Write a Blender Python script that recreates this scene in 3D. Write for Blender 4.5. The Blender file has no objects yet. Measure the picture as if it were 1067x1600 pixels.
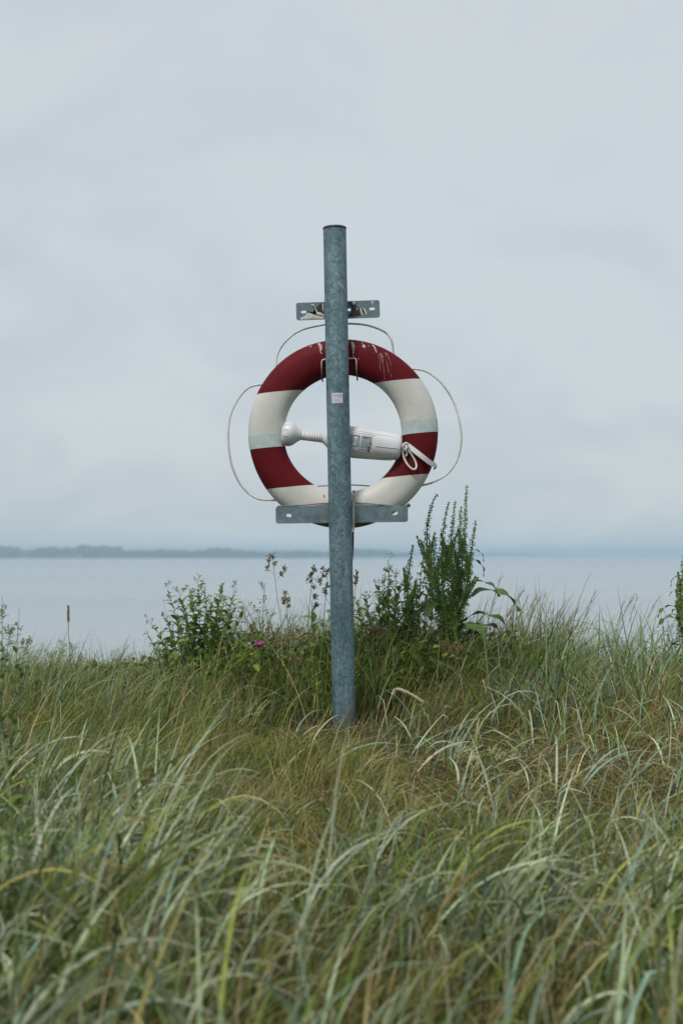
import bpy, bmesh, math, random
import numpy as np
from mathutils import Vector, Matrix

random.seed(11)
rng = np.random.default_rng(7)
R = math.radians
sc = bpy.context.scene
COL = sc.collection

# ------------------------------------------------------------------ camera
EYE, PITCH, FPX, W0, H0 = 0.70, math.atan(66 / 2222.0), 2222.0, 533.5, 800.0
cam_d = bpy.data.cameras.new('camera')
cam_d.lens = 50; cam_d.sensor_width = 36; cam_d.sensor_fit = 'AUTO'
cam_d.clip_start = 0.05; cam_d.clip_end = 80000
cam_d.dof.use_dof = True; cam_d.dof.focus_distance = 5.66; cam_d.dof.aperture_fstop = 3.2
cam = bpy.data.objects.new('camera', cam_d); COL.objects.link(cam)
cam.location = (0, 0, EYE); cam.rotation_euler = (math.pi / 2 + PITCH, 0, 0)
sc.camera = cam

# ------------------------------------------------------------------ sky, sun, exposure
SUN_EL, SUN_AZ = R(56), R(208)          # high, behind the camera and a little to the left
world = bpy.data.worlds.new('World'); sc.world = world; world.use_nodes = True
nt = world.node_tree; nt.nodes.clear()
def wn(t, **k):
    n = nt.nodes.new(t)
    for a, b in k.items(): setattr(n, a, b)
    return n
out = wn('ShaderNodeOutputWorld'); bg = wn('ShaderNodeBackground'); bg.inputs[1].default_value = 0.1
sky = wn('ShaderNodeTexSky', sky_type='NISHITA', sun_disc=False, sun_elevation=SUN_EL, sun_rotation=SUN_AZ, air_density=1.0, dust_density=3.0)
tc = wn('ShaderNodeTexCoord'); sep = wn('ShaderNodeSeparateXYZ'); nt.links.new(tc.outputs['Generated'], sep.inputs[0])
zz = wn('ShaderNodeMath', operation='MAXIMUM'); nt.links.new(sep.outputs[2], zz.inputs[0]); zz.inputs[1].default_value = 0
za = wn('ShaderNodeMath', operation='ADD'); nt.links.new(zz.outputs[0], za.inputs[0]); za.inputs[1].default_value = 0.45
dx = wn('ShaderNodeMath', operation='DIVIDE'); dy = wn('ShaderNodeMath', operation='DIVIDE')
nt.links.new(sep.outputs[0], dx.inputs[0]); nt.links.new(za.outputs[0], dx.inputs[1])
nt.links.new(sep.outputs[1], dy.inputs[0]); nt.links.new(za.outputs[0], dy.inputs[1])
cmb = wn('ShaderNodeCombineXYZ'); nt.links.new(dx.outputs[0], cmb.inputs[0]); nt.links.new(dy.outputs[0], cmb.inputs[1])
cmb.inputs[2].default_value = 3.7
no1 = wn('ShaderNodeTexNoise'); no1.inputs['Scale'].default_value = 3.6; no1.inputs['Detail'].default_value = 6; no1.inputs['Roughness'].default_value = 0.5; no1.inputs['Distortion'].default_value = 0.35
nt.links.new(cmb.outputs[0], no1.inputs['Vector'])
cr = wn('ShaderNodeValToRGB')
cr.color_ramp.elements[0].position = 0.36; cr.color_ramp.elements[0].color = (3.32, 3.70, 3.96, 1)
cr.color_ramp.elements[1].position = 0.54; cr.color_ramp.elements[1].color = (3.78, 4.08, 4.25, 1)
nt.links.new(no1.outputs[0], cr.inputs[0])
mx = wn('ShaderNodeMixRGB'); mx.inputs[0].default_value = 0.93
nt.links.new(sky.outputs[0], mx.inputs[1]); nt.links.new(cr.outputs[0], mx.inputs[2])
nt.links.new(mx.outputs[0], bg.inputs[0]); nt.links.new(bg.outputs[0], out.inputs[0])

sun_d = bpy.data.lights.new('sun', 'SUN'); sun_d.energy = 1.5; sun_d.angle = R(11); sun_d.color = (1.0, 0.96, 0.88)
sun = bpy.data.objects.new('sun', sun_d); COL.objects.link(sun)
sv = Vector((math.sin(SUN_AZ) * math.cos(SUN_EL), math.cos(SUN_AZ) * math.cos(SUN_EL), math.sin(SUN_EL)))
sun.rotation_euler = sv.to_track_quat('Z', 'Y').to_euler()

sc.view_settings.view_transform = 'Standard'; sc.view_settings.look = 'None'
sc.view_settings.exposure = 0.74; sc.view_settings.gamma = 1.0; sc.view_settings.use_curve_mapping = False
sc.render.engine = 'CYCLES'
sc.cycles.max_bounces = 7; sc.cycles.diffuse_bounces = 3; sc.cycles.glossy_bounces = 3
sc.cycles.transmission_bounces = 4; sc.cycles.transparent_max_bounces = 8; sc.cycles.volume_bounces = 1
sc.cycles.use_denoising = True

# ------------------------------------------------------------------ helpers
CP, SP = math.cos(PITCH), math.sin(PITCH)
def P(px, py, Y):
    """a point of the place at depth Y (metres north of the camera) on the sight line of photo pixel (px, py)"""
    u, v = (px - W0) / FPX, (H0 - py) / FPX
    d = Vector((u, CP - SP * v, SP + CP * v))
    return Vector((0, 0, EYE)) + d * (Y / d.y)

def vnoise(x, y, s, seed):
    g = np.random.default_rng(seed).random((64, 64))
    X = np.asarray(x) / s + 1000.3; Y = np.asarray(y) / s + 1000.7
    i = np.floor(X).astype(int); j = np.floor(Y).astype(int); fx = X - i; fy = Y - j
    fx = fx * fx * (3 - 2 * fx); fy = fy * fy * (3 - 2 * fy)
    a = g[i % 64, j % 64]; b = g[(i + 1) % 64, j % 64]; c = g[i % 64, (j + 1) % 64]; d = g[(i + 1) % 64, (j + 1) % 64]
    return (a * (1 - fx) + b * fx) * (1 - fy) + (c * (1 - fx) + d * fx) * fy

SEA_Z = -4.3
GY = [-3000, -40, 0, 1, 2, 3, 4, 5, 5.6, 6.3, 7.0, 7.7, 9, 12, 20, 30, 40, 60, 90]
GZ = [-0.4, -0.5, -0.42, -0.36, -0.24, -0.15, -0.08, -0.02, 0.0, 0.05, 0.03, -0.10, -0.6, -1.5, -3.1, -4.15, -4.8, -6.0, -7.0]
def gz(x, y):
    x = np.asarray(x, float); y = np.asarray(y, float)
    z = np.interp(y, GY, GZ)
    near = np.clip(1 - np.abs(y - 4) / 12, 0, 1)
    z = z + near * ((vnoise(x, y, 1.1, 3) - .5) * .10 + (vnoise(x, y, .35, 4) - .5) * .05)
    d2 = (x - .01) ** 2 + (y - 5.6) ** 2
    return z * (1 - np.exp(-d2 / .06) * (y > 0)) + 0

def mat(name): 
    m = bpy.data.materials.new(name); m.use_nodes = True
    return m, m.node_tree, m.node_tree.nodes['Principled BSDF']
def N(t, typ, **k):
    n = t.nodes.new(typ)
    for a, b in k.items(): setattr(n, a, b)
    return n
def ramp(t, src, stops):
    r = N(t, 'ShaderNodeValToRGB'); e = r.color_ramp.elements
    while len(e) < len(stops): e.new(0.5)
    for el, (p, c) in zip(e, stops): el.position = p; el.color = (*c, 1)
    t.links.new(src, r.inputs[0]); return r.outputs[0]
def noise(t, scale, detail=4, rough=.5, vec=None, coord='Object', dist=0, stretch=None):
    tcn = N(t, 'ShaderNodeTexCoord'); v = tcn.outputs[coord]
    if stretch:
        mp = N(t, 'ShaderNodeMapping'); mp.inputs['Scale'].default_value = stretch
        t.links.new(v, mp.inputs[0]); v = mp.outputs[0]
    n = N(t, 'ShaderNodeTexNoise'); n.inputs['Scale'].default_value = scale; n.inputs['Detail'].default_value = detail
    n.inputs['Roughness'].default_value = rough; n.inputs['Distortion'].default_value = dist
    t.links.new(v, n.inputs['Vector']); return n.outputs[0]
def bump(t, b, h, strength, dist):
    n = N(t, 'ShaderNodeBump'); n.inputs['Strength'].default_value = strength; n.inputs['Distance'].default_value = dist
    t.links.new(h, n.inputs['Height']); t.links.new(n.outputs[0], b.inputs['Normal'])
def mixc(t, fac, a, b, mode='MIX'):
    m = N(t, 'ShaderNodeMixRGB', blend_type=mode)
    for s, v in ((m.inputs[0], fac), (m.inputs[1], a), (m.inputs[2], b)):
        if isinstance(v, (int, float)): s.default_value = v
        elif isinstance(v, tuple): s.default_value = (*v, 1)
        else: t.links.new(v, s)
    return m.outputs[0]

def noisy(name, c0, c1, scale, rough=.6, detail=4, metal=0., bmp=0., lo=.35, hi=.65, stretch=None, spec=.4):
    m, t, b = mat(name)
    n = noise(t, scale, detail, stretch=stretch)
    t.links.new(ramp(t, n, [(lo, c0), (hi, c1)]), b.inputs['Base Color'])
    b.inputs['Roughness'].default_value = rough; b.inputs['Metallic'].default_value = metal
    b.inputs['Specular IOR Level'].default_value = spec
    if bmp: bump(t, b, n, .5, bmp)
    return m

def leafmat(name, attr=True, c0=None, c1=None, scale=30, rough=.55, trans=.3, spec=.35):
    m, t, b = mat(name)
    if attr:
        a = N(t, 'ShaderNodeAttribute', attribute_name='tint'); col = a.outputs['Color']
        col = mixc(t, .5, col, ramp(t, noise(t, 60, 3), [(.3, (.6, .6, .55)), (.7, (1.25, 1.25, 1.2))]), 'MULTIPLY')
    else:
        oi = N(t, 'ShaderNodeObjectInfo')
        n = N(t, 'ShaderNodeMath', operation='ADD'); h = N(t, 'ShaderNodeMath', operation='MULTIPLY_ADD')
        t.links.new(oi.outputs['Random'], h.inputs[0]); h.inputs[1].default_value = .5; h.inputs[2].default_value = -.25
        t.links.new(noise(t, scale, 3), n.inputs[0]); t.links.new(h.outputs[0], n.inputs[1])
        col = ramp(t, n.outputs[0], [(.25, c0), (.75, c1)])
    t.links.new(col, b.inputs['Base Color']); b.inputs['Roughness'].default_value = rough
    b.inputs['Specular IOR Level'].default_value = spec
    tr = N(t, 'ShaderNodeBsdfTranslucent'); t.links.new(col, tr.inputs[0])
    ms = N(t, 'ShaderNodeMixShader'); ms.inputs[0].default_value = trans
    t.links.new(b.outputs[0], ms.inputs[1]); t.links.new(tr.outputs[0], ms.inputs[2])
    t.links.new(ms.outputs[0], t.nodes['Material Output'].inputs['Surface'])
    return m

class MB:
    """collects faces in world coordinates; build() links them as ONE mesh object under a parent"""
    def __init__(s): s.v = []; s.f = []
    def add(s, vs, fs):
        o = len(s.v); s.v += [Vector(v) for v in vs]; s.f += [tuple(i + o for i in f) for f in fs]; return s
    def tube(s, pts, rad, n=10, cap=True, flat=1.0):
        pts = [Vector(p) for p in pts]
        if not isinstance(rad, (list, tuple)): rad = [rad] * len(pts)
        o = len(s.v); up = None
        for i, p in enumerate(pts):
            t = (pts[min(i + 1, len(pts) - 1)] - pts[max(i - 1, 0)]).normalized()
            if up is None: up = t.orthogonal().normalized()
            up = (up - t * up.dot(t)).normalized(); sd = t.cross(up)
            for k in range(n):
                a = 2 * math.pi * k / n
                s.v.append(p + up * math.cos(a) * rad[i] + sd * math.sin(a) * rad[i] * flat)
        for i in range(len(pts) - 1):
            for k in range(n):
                a = o + i * n + k; b = o + i * n + (k + 1) % n
                s.f.append((a, b, b + n, a + n))
        if cap:
            s.f.append(tuple(o + k for k in range(n))[::-1]); s.f.append(tuple(o + (len(pts) - 1) * n + k for k in range(n)))
        return s
    def octa(s, c, ax, l, r):
        c = Vector(c); ax = Vector(ax).normalized(); u = ax.orthogonal().normalized(); w = ax.cross(u)
        return s.add([c - ax * l, c + ax * l, c + u * r, c + w * r, c - u * r, c - w * r],
                     [(0, 3, 2), (0, 4, 3), (0, 5, 4), (0, 2, 5), (1, 2, 3), (1, 3, 4), (1, 4, 5), (1, 5, 2)])
    def build(s, name, m, parent=None, smooth=True, origin=None):
        me = bpy.data.meshes.new(name)
        o0 = Vector(origin) if origin is not None else (Vector(parent['_o']) if parent else Vector((0, 0, 0)))
        me.from_pydata([tuple(v - o0) for v in s.v], [], s.f); me.update()
        bm = bmesh.new(); bm.from_mesh(me); bmesh.ops.recalc_face_normals(bm, faces=bm.faces); bm.to_mesh(me); bm.free()
        if smooth: me.polygons.foreach_set('use_smooth', [True] * len(me.polygons))
        if m: me.materials.append(m)
        ob = bpy.data.objects.new(name, me); COL.objects.link(ob)
        ob['_o'] = tuple(o0)
        if parent: ob.parent = parent
        elif origin is not None: ob.location = o0
        return ob

def thing(name, loc, label, cat, group=None):
    o = bpy.data.objects.new(name, None); COL.objects.link(o); o.location = loc; o.empty_display_size = .05
    o['_o'] = tuple(loc); o['label'] = label; o['category'] = cat
    if group: o['group'] = group
    return o
def tag(o, label=None, cat=None, kind=None, group=None):
    for k, v in (('label', label), ('category', cat), ('kind', kind), ('group', group)):
        if v: o[k] = v
    return o
def smoothline(pts, sub=6):
    pts = [Vector(p) for p in pts]; q = [pts[0] * 2 - pts[1]] + pts + [pts[-1] * 2 - pts[-2]]; res = []
    for i in range(1, len(q) - 2):
        for k in range(sub):
            t = k / sub; a, b, c, d = q[i - 1], q[i], q[i + 1], q[i + 2]
            res.append(.5 * ((2 * b) + (c - a) * t + (2 * a - 5 * b + 4 * c - d) * t * t + (3 * b - a - 3 * c + d) * t ** 3))
    res.append(pts[-1]); return res
def npmesh(name, V, quads=None, tris=None, m=None, tint=None, smooth=True):
    me = bpy.data.meshes.new(name)
    nq = 0 if quads is None else len(quads); ntr = 0 if tris is None else len(tris)
    me.vertices.add(len(V)); me.vertices.foreach_set('co', np.ascontiguousarray(V, np.float32).ravel())
    idx = []; 
    if nq: idx.append(quads.ravel())
    if ntr: idx.append(tris.ravel())
    idx = np.concatenate(idx).astype(np.int32)
    me.loops.add(len(idx)); me.loops.foreach_set('vertex_index', idx)
    me.polygons.add(nq + ntr)
    st = np.concatenate([np.arange(nq) * 4, nq * 4 + np.arange(ntr) * 3]).astype(np.int32)
    me.polygons.foreach_set('loop_start', st)
    me.polygons.foreach_set('use_smooth', np.full(nq + ntr, smooth))
    me.update(calc_edges=True)
    if tint is not None:
        a = me.attributes.new('tint', 'FLOAT_COLOR', 'POINT')
        c = np.ones((len(V), 4), np.float32); c[:, :3] = tint; a.data.foreach_set('color', c.ravel())
    if m: me.materials.append(m)
    o = bpy.data.objects.new(name, me); COL.objects.link(o); return o

# ------------------------------------------------------------------ materials
M = {}
m, t, b = mat('galvanised'); M['galv'] = m
vor = N(t, 'ShaderNodeTexVoronoi'); vor.inputs['Scale'].default_value = 90; tcn = N(t, 'ShaderNodeTexCoord')
dn = N(t, 'ShaderNodeTexNoise'); dn.inputs['Scale'].default_value = 40; t.links.new(tcn.outputs['Object'], dn.inputs[0])
va = N(t, 'ShaderNodeMixRGB', blend_type='ADD'); va.inputs[0].default_value = .045
t.links.new(tcn.outputs['Object'], va.inputs[1]); t.links.new(dn.outputs['Color'], va.inputs[2]); t.links.new(va.outputs[0], vor.inputs['Vector'])
sp = ramp(t, vor.outputs['Color'], [(.1, (.5, .55, .57)), (.9, (1.4, 1.35, 1.3))])
big = ramp(t, noise(t, 7, 5, .6, stretch=(1, 1, .45)), [(.3, (.085, .155, .19)), (.7, (.185, .28, .315))])
c = mixc(t, .8, big, sp, 'MULTIPLY')
c = mixc(t, .75, c, ramp(t, noise(t, 3.2, 4, .6, stretch=(5, 5, .35)), [(.3, (.62, .66, .68)), (.7, (1.3, 1.28, 1.25))]), 'MULTIPLY')
c = mixc(t, ramp(t, noise(t, 110, 4, .7), [(.56, (0, 0, 0)), (.72, (.75, .75, .75))]), c, (.03, .065, .08))
c = mixc(t, ramp(t, noise(t, 30, 5, .65, stretch=(1.5, 1.5, .35)), [(.58, (0, 0, 0)), (.74, (.6, .6, .6))]), c, (.33, .42, .45))
t.links.new(c, b.inputs['Base Color']); b.inputs['Metallic'].default_value = .35; b.inputs['Roughness'].default_value = .55
sz = N(t, 'ShaderNodeSeparateXYZ'); t.links.new(tcn.outputs['Object'], sz.inputs[0])
za2 = N(t, 'ShaderNodeMath', operation='MULTIPLY_ADD'); t.links.new(noise(t, 14, 5, .65, stretch=(1, 1, .4)), za2.inputs[0]); za2.inputs[1].default_value = -.5; t.links.new(sz.outputs[2], za2.inputs[2])
mr2 = N(t, 'ShaderNodeMapRange'); t.links.new(za2.outputs[0], mr2.inputs[0]); mr2.inputs[1].default_value = -.08; mr2.inputs[2].default_value = -.26; mr2.inputs[3].default_value = 0; mr2.inputs[4].default_value = .75
t.links.new(mixc(t, mr2.outputs[0], c, (.07, .075, .055)), b.inputs['Base Color'])
bump(t, b, vor.outputs['Distance'], .15, .002)

m, t, b = mat('galvanised_plate'); M['plate'] = m
c = ramp(t, noise(t, 22, 6, .65), [(.3, (.085, .135, .155)), (.7, (.20, .27, .295))])
c = mixc(t, ramp(t, noise(t, 180, 3, .7), [(.55, (0, 0, 0)), (.7, (.6, .6, .6))]), c, (.06, .085, .09))
t.links.new(c, b.inputs['Base Color']); b.inputs['Metallic'].default_value = .35; b.inputs['Roughness'].default_value = .55

m, t, b = mat('ring_red'); M['red'] = m
c = ramp(t, noise(t, 9, 6, .6), [(.3, (.078, .0028, .0055)), (.7, (.125, .0045, .0085))])
c = mixc(t, ramp(t, noise(t, 55, 5, .7), [(.6, (0, 0, 0)), (.8, (.35, .35, .35))]), c, (.18, .03, .04))
t.links.new(c, b.inputs['Base Color']); b.inputs['Roughness'].default_value = .65; b.inputs['Specular IOR Level'].default_value = .15
bump(t, b, noise(t, 160, 3), .12, .001)

def ring_white():
    m, t, b = mat('ring_white')
    c = ramp(t, noise(t, 6, 6, .6), [(.3, (.51, .51, .475)), (.7, (.60, .60, .57))])
    c = mixc(t, ramp(t, noise(t, 38, 6, .75), [(.55, (0, 0, 0)), (.75, (.5, .5, .5))]), c, (.36, .33, .26))
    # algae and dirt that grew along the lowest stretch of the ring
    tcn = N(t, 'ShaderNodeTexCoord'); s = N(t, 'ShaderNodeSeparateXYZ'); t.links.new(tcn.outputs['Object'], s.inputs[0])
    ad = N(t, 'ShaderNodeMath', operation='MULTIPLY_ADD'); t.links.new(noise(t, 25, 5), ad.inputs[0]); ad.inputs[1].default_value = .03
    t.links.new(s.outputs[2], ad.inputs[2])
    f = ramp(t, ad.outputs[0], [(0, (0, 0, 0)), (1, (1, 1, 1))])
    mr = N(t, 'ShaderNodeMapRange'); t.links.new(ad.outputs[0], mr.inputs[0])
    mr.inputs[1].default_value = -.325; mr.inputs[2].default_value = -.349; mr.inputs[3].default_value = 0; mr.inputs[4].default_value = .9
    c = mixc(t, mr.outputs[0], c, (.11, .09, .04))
    t.links.new(c, b.inputs['Base Color']); b.inputs['Roughness'].default_value = .5; b.inputs['Specular IOR Level'].default_value = .35
    return m
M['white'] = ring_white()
M['tape'] = noisy('reflective_tape', (.40, .47, .48), (.48, .55, .56), 60, .35, 5)
M['rope'] = noisy('grab_rope', (.50, .49, .45), (.66, .65, .62), 90, .8, 4)
M['rope_grey'] = noisy('grey_cord', (.16, .15, .16), (.26, .24, .25), 90, .8, 4)
M['plastic'] = noisy('white_plastic', (.58, .59, .61), (.66, .67, .69), 14, .38, 5)
M['plastic_dirty'] = noisy('stained_plastic', (.46, .42, .36), (.70, .68, .64), 40, .5, 5)
M['panel'] = noisy('label_grey', (.20, .25, .26), (.28, .33, .34), 80, .5)
M['print'] = noisy('label_dark', (.07, .03, .04), (.12, .06, .06), 80, .5)
M['flag'] = noisy('label_red', (.20, .02, .03), (.26, .03, .04), 80, .5)
M['sticker'] = noisy('paper_sticker', (.52, .53, .57), (.60, .62, .65), 120, .6)
M['sticker_ink'] = noisy('faded_ink', (.36, .38, .42), (.45, .47, .50), 120, .6)
M['guano'] = noisy('bird_dropping', (.24, .18, .18), (.52, .48, .47), 150, .8)
M['guano_white'] = noisy('bird_dropping_crust', (.40, .40, .39), (.66, .66, .65), 150, .8)
M['guano_thin'] = noisy('bird_dropping_smear', (.17, .045, .045), (.30, .14, .14), 130, .8)
M['grime'] = noisy('black_grime', (.012, .016, .014), (.04, .05, .045), 90, .7)
M['wire'] = noisy('hook_wire', (.45, .36, .30), (.70, .64, .58), 120, .5)
M['wire_rust'] = noisy('rusted_wire', (.05, .03, .02), (.16, .09, .06), 120, .8)
M['cap'] = noisy('pole_cap', (.02, .028, .03), (.05, .06, .065), 60, .5)
M['leaf'] = leafmat('herb_leaf', False, (.07, .14, .022), (.22, .32, .065), 18)
M['leaf_pale'] = leafmat('pepper_leaf', False, (.085, .155, .028), (.28, .36, .10), 18)
M['stem'] = noisy('herb_stem', (.10, .125, .05), (.18, .20, .09), 30, .6)
M['bud'] = noisy('flower_buds', (.12, .16, .06), (.30, .32, .18), 300, .6)
M['dock_leaf'] = leafmat('dock_leaf', False, (.03, .075, .014), (.11, .19, .04), 12, .45, .2)
M['dock_seed'] = noisy('dock_seed', (.055, .125, .02), (.22, .33, .07), 200, .6)
M['dock_stem'] = noisy('dock_stem', (.08, .10, .035), (.15, .14, .06), 20, .6)
M['cocks'] = noisy('cocksfoot_head', (.13, .10, .045), (.30, .25, .13), 220, .8)
M['straw'] = noisy('dry_straw', (.30, .25, .14), (.46, .40, .25), 40, .7)
M['greenstem'] = noisy('grass_stem', (.13, .15, .08), (.25, .26, .15), 30, .7)
M['plume'] = noisy('grass_plume', (.22, .185, .12), (.40, .34, .23), 200, .8)
M['ear'] = noisy('lyme_ear', (.36, .33, .20), (.48, .45, .30), 200, .8)
M['petal'] = leafmat('pink_petal', False, (.50, .02, .30), (.66, .06, .42), 40, .6, .3)
M['spent'] = noisy('spent_flower', (.16, .10, .05), (.32, .23, .14), 200, .8)
M['grass'] = leafmat('grass_blade', True, trans=.28, rough=.6, spec=.25)
M['lyme'] = leafmat('dune_grass_blade', True, trans=.22, rough=.48, spec=.4)
M['cover'] = leafmat('ground_cover_leaf', True, trans=.25, rough=.55)

m, t, b = mat('ground_soil'); M['soil'] = m
c = ramp(t, noise(t, 6, 8, .65), [(.3, (.018, .02, .008)), (.7, (.055, .05, .024))])
t.links.new(c, b.inputs['Base Color']); b.inputs['Roughness'].default_value = .95; bump(t, b, noise(t, 30, 6, .7), .8, .03)

m, t, b = mat('sea_water'); M['sea'] = m
b.inputs['Base Color'].default_value = (.30, .34, .37, 1); b.inputs['Roughness'].default_value = .22; b.inputs['IOR'].default_value = 1.33
h1 = noise(t, .7, 5, .6, stretch=(.3, 1, 1)); h2 = noise(t, .05, 3, .5, stretch=(.25, 1, 1))
hs = N(t, 'ShaderNodeMath', operation='MULTIPLY_ADD'); t.links.new(h2, hs.inputs[0]); hs.inputs[1].default_value = .6; t.links.new(h1, hs.inputs[2])
bump(t, b, hs.outputs[0], .8, .26)
rr = ramp(t, noise(t, .012, 4, .55, stretch=(.12, 1, 1)), [(.35, (.22, .22, .22)), (.65, (.36, .36, .36))])
t.links.new(rr, b.inputs['Roughness'])
M['farland'] = noisy('far_meadow', (.045, .065, .025), (.09, .105, .045), .02, .9)
M['farwood'] = noisy('far_wood', (.012, .036, .022), (.035, .07, .036), .12, .9, 6)

# ------------------------------------------------------------------ setting: ground, sea, far shore, air
def axis(parts): 
    return np.unique(np.concatenate([np.linspace(a, b_, n) for a, b_, n in parts]))
gx = axis([(-6000, -60, 12), (-60, -4, 15), (-4, 4, 90), (4, 60, 15), (60, 6000, 12)])
gy = axis([(-3000, -20, 10), (-20, 0, 8), (0, 10, 110), (10, 40, 24), (40, 90, 8)])
X, Y = np.meshgrid(gx, gy); Z = gz(X, Y)
nx, ny = len(gx), len(gy); I = np.arange(nx * ny).reshape(ny, nx)
quads = np.stack([I[:-1, :-1], I[:-1, 1:], I[1:, 1:], I[1:, :-1]], -1).reshape(-1, 4)
g = npmesh('ground', np.stack([X, Y, Z], -1).reshape(-1, 3), quads, None, M['soil'])
tag(g, 'dark soil bank under the grass that drops to the water', 'ground', 'structure')

sx = axis([(-16000, -1000, 8), (-1000, 1000, 12), (1000, 16000, 8)]); sy = axis([(15, 500, 12), (500, 26000, 20)])
X, Y = np.meshgrid(sx, sy); nx, ny = len(sx), len(sy); I = np.arange(nx * ny).reshape(ny, nx)
quads = np.stack([I[:-1, :-1], I[:-1, 1:], I[1:, 1:], I[1:, :-1]], -1).reshape(-1, 4)
s = npmesh('sea', np.stack([X, Y, np.full_like(X, SEA_Z)], -1).reshape(-1, 3), quads, None, M['sea'])
tag(s, 'calm grey blue water reaching from the bank to the horizon', 'sea', 'structure')

def far_land(name, x0, x1, yl, yr, hill, label):
    xs = np.linspace(x0, x1, 70); rows = []
    for k, (dy, dz) in enumerate([(0, -1.0), (12, .6), (60, 1.6), (220, hill), (600, hill * .8), (900, -1)]):
        tt = (xs - x0) / (x1 - x0)
        yy = yl + (yr - yl) * tt + dy + (vnoise(xs, xs * 0, 60, 5) - .5) * 40
        taper = np.clip((x1 - xs) / (.18 * (x1 - x0)), 0.02, 1)
        rows.append(np.stack([xs, yy, SEA_Z + dz * taper + (vnoise(xs, xs * 0 + k, 90, 6) - .5) * .5 * (k > 1)], -1))
    V = np.concatenate(rows); n = len(xs); I = np.arange(len(V)).reshape(-1, n)
    q = np.stack([I[:-1, :-1], I[:-1, 1:], I[1:, 1:], I[1:, :-1]], -1).reshape(-1, 4)
    return tag(npmesh(name, V, q, None, M['farland']), label, 'far shore', 'structure')
far_land('far_shore', -1700, 110, 1180, 1720, 3.0, 'low green far shore with trees across the water on the left')
far_land('far_headland', -220, 600, 3000, 3300, 3.0, 'faint low headland on the horizon right of the post')

bm = bmesh.new(); bmesh.ops.create_icosphere(bm, subdivisions=2, radius=1); bm.verts.ensure_lookup_table()
ICO_V = np.array([v.co[:] for v in bm.verts]); ICO_F = np.array([[v.index for v in f.verts] for f in bm.faces]); bm.free()
def wood(name, trees, label):
    Vs, Fs = [], []
    for k, (x, y, z, r, h) in enumerate(trees):
        for j in range(3):
            ox, oy, oz = rng.normal(0, .35, 3) * r
            s = rng.uniform(.55, .95)
            v = ICO_V * (1 + rng.normal(0, .16, (len(ICO_V), 1))) * np.array([r * s, r * s, h * .5 * s])
            v = v + np.array([x + ox, y + oy, z + h * .5 + abs(oz) * .3])
            Fs.append(ICO_F + sum(map(len, Vs))); Vs.append(v)
    return tag(npmesh(name, np.concatenate(Vs), None, np.concatenate(Fs), M['farwood'], smooth=False), label, 'far wood', 'stuff')
tr = []
for k in range(520):
    x = rng.uniform(-900, 92); tt = (x + 1700) / 1810
    px = W0 + x / (1180 + 540 * tt + 130) * FPX
    dens = vnoise(x, 0, 55, 21)
    fade = np.clip((640 - px) / 230, .25, 1)
    h = (4.6 + 11.5 * vnoise(x, 3, 30, 22) * (1.1 if px < 130 else .95)) * (.55 + .45 * fade)
    if dens < .22 and rng.random() < .6: h *= .55
    tr.append((x, 1180 + 540 * tt + rng.uniform(40, 330) + (0 if px > 150 else 50), SEA_Z + 1.2, rng.uniform(4, 8.5), h))
wood('far_wood', tr, 'hazy blue green line of trees on the far shore')
tr = []
for k in range(150):
    x = rng.uniform(-200, 530); tt = (x + 220) / 820
    tr.append((x, 3000 + 300 * tt + rng.uniform(50, 300), SEA_Z + 1, rng.uniform(6, 13), (5 + 7 * vnoise(x, 3, 70, 24)) * np.clip((620 - x) / 450, .3, 1)))
wood('far_headland_wood', tr, 'very faint strip of trees on the headland at the horizon')

m = bpy.data.materials.new('haze_air'); m.use_nodes = True; t = m.node_tree; t.nodes.remove(t.nodes['Principled BSDF'])
pv = N(t, 'ShaderNodeVolumePrincipled'); pv.inputs['Color'].default_value = (.495, .655, .775, 1); pv.inputs['Density'].default_value = 6.2e-4
t.links.new(pv.outputs[0], t.nodes['Material Output'].inputs['Volume'])
hz = MB(); x0, x1, y0, y1, z0, z1 = -18000, 18000, -3300, 27000, -9, 14
hz.add([(x, y, z) for z in (z0, z1) for y in (y0, y1) for x in (x0, x1)], [(0, 1, 3, 2), (4, 5, 7, 6), (0, 1, 5, 4), (2, 3, 7, 6), (0, 2, 6, 4), (1, 3, 7, 5)])
tag(hz.build('haze', m, smooth=False), 'thin pale sea haze between the bank and the far shore', 'haze', 'stuff')

# ------------------------------------------------------------------ the post with its brackets
DP = 5.6
base = P(538, 1147, DP)
post = thing('life_ring_post', base, 'leaning galvanised steel post that carries the life ring', 'post')
top = P(522.8, 357, DP); axisv = (top - base).normalized(); PR = .0455
pole = MB().tube([base - axisv * .15, base, base + (top - base) * .25, base + (top - base) * .5, base + (top - base) * .75, top], PR, 40, cap=False).build('pole', M['galv'], post)
MB().tube([top - axisv * .004, top + axisv * .003, top + axisv * .006], [PR + .0012, PR + .0012, PR - .004], 40).build('pole_cap', M['cap'], post)
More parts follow.
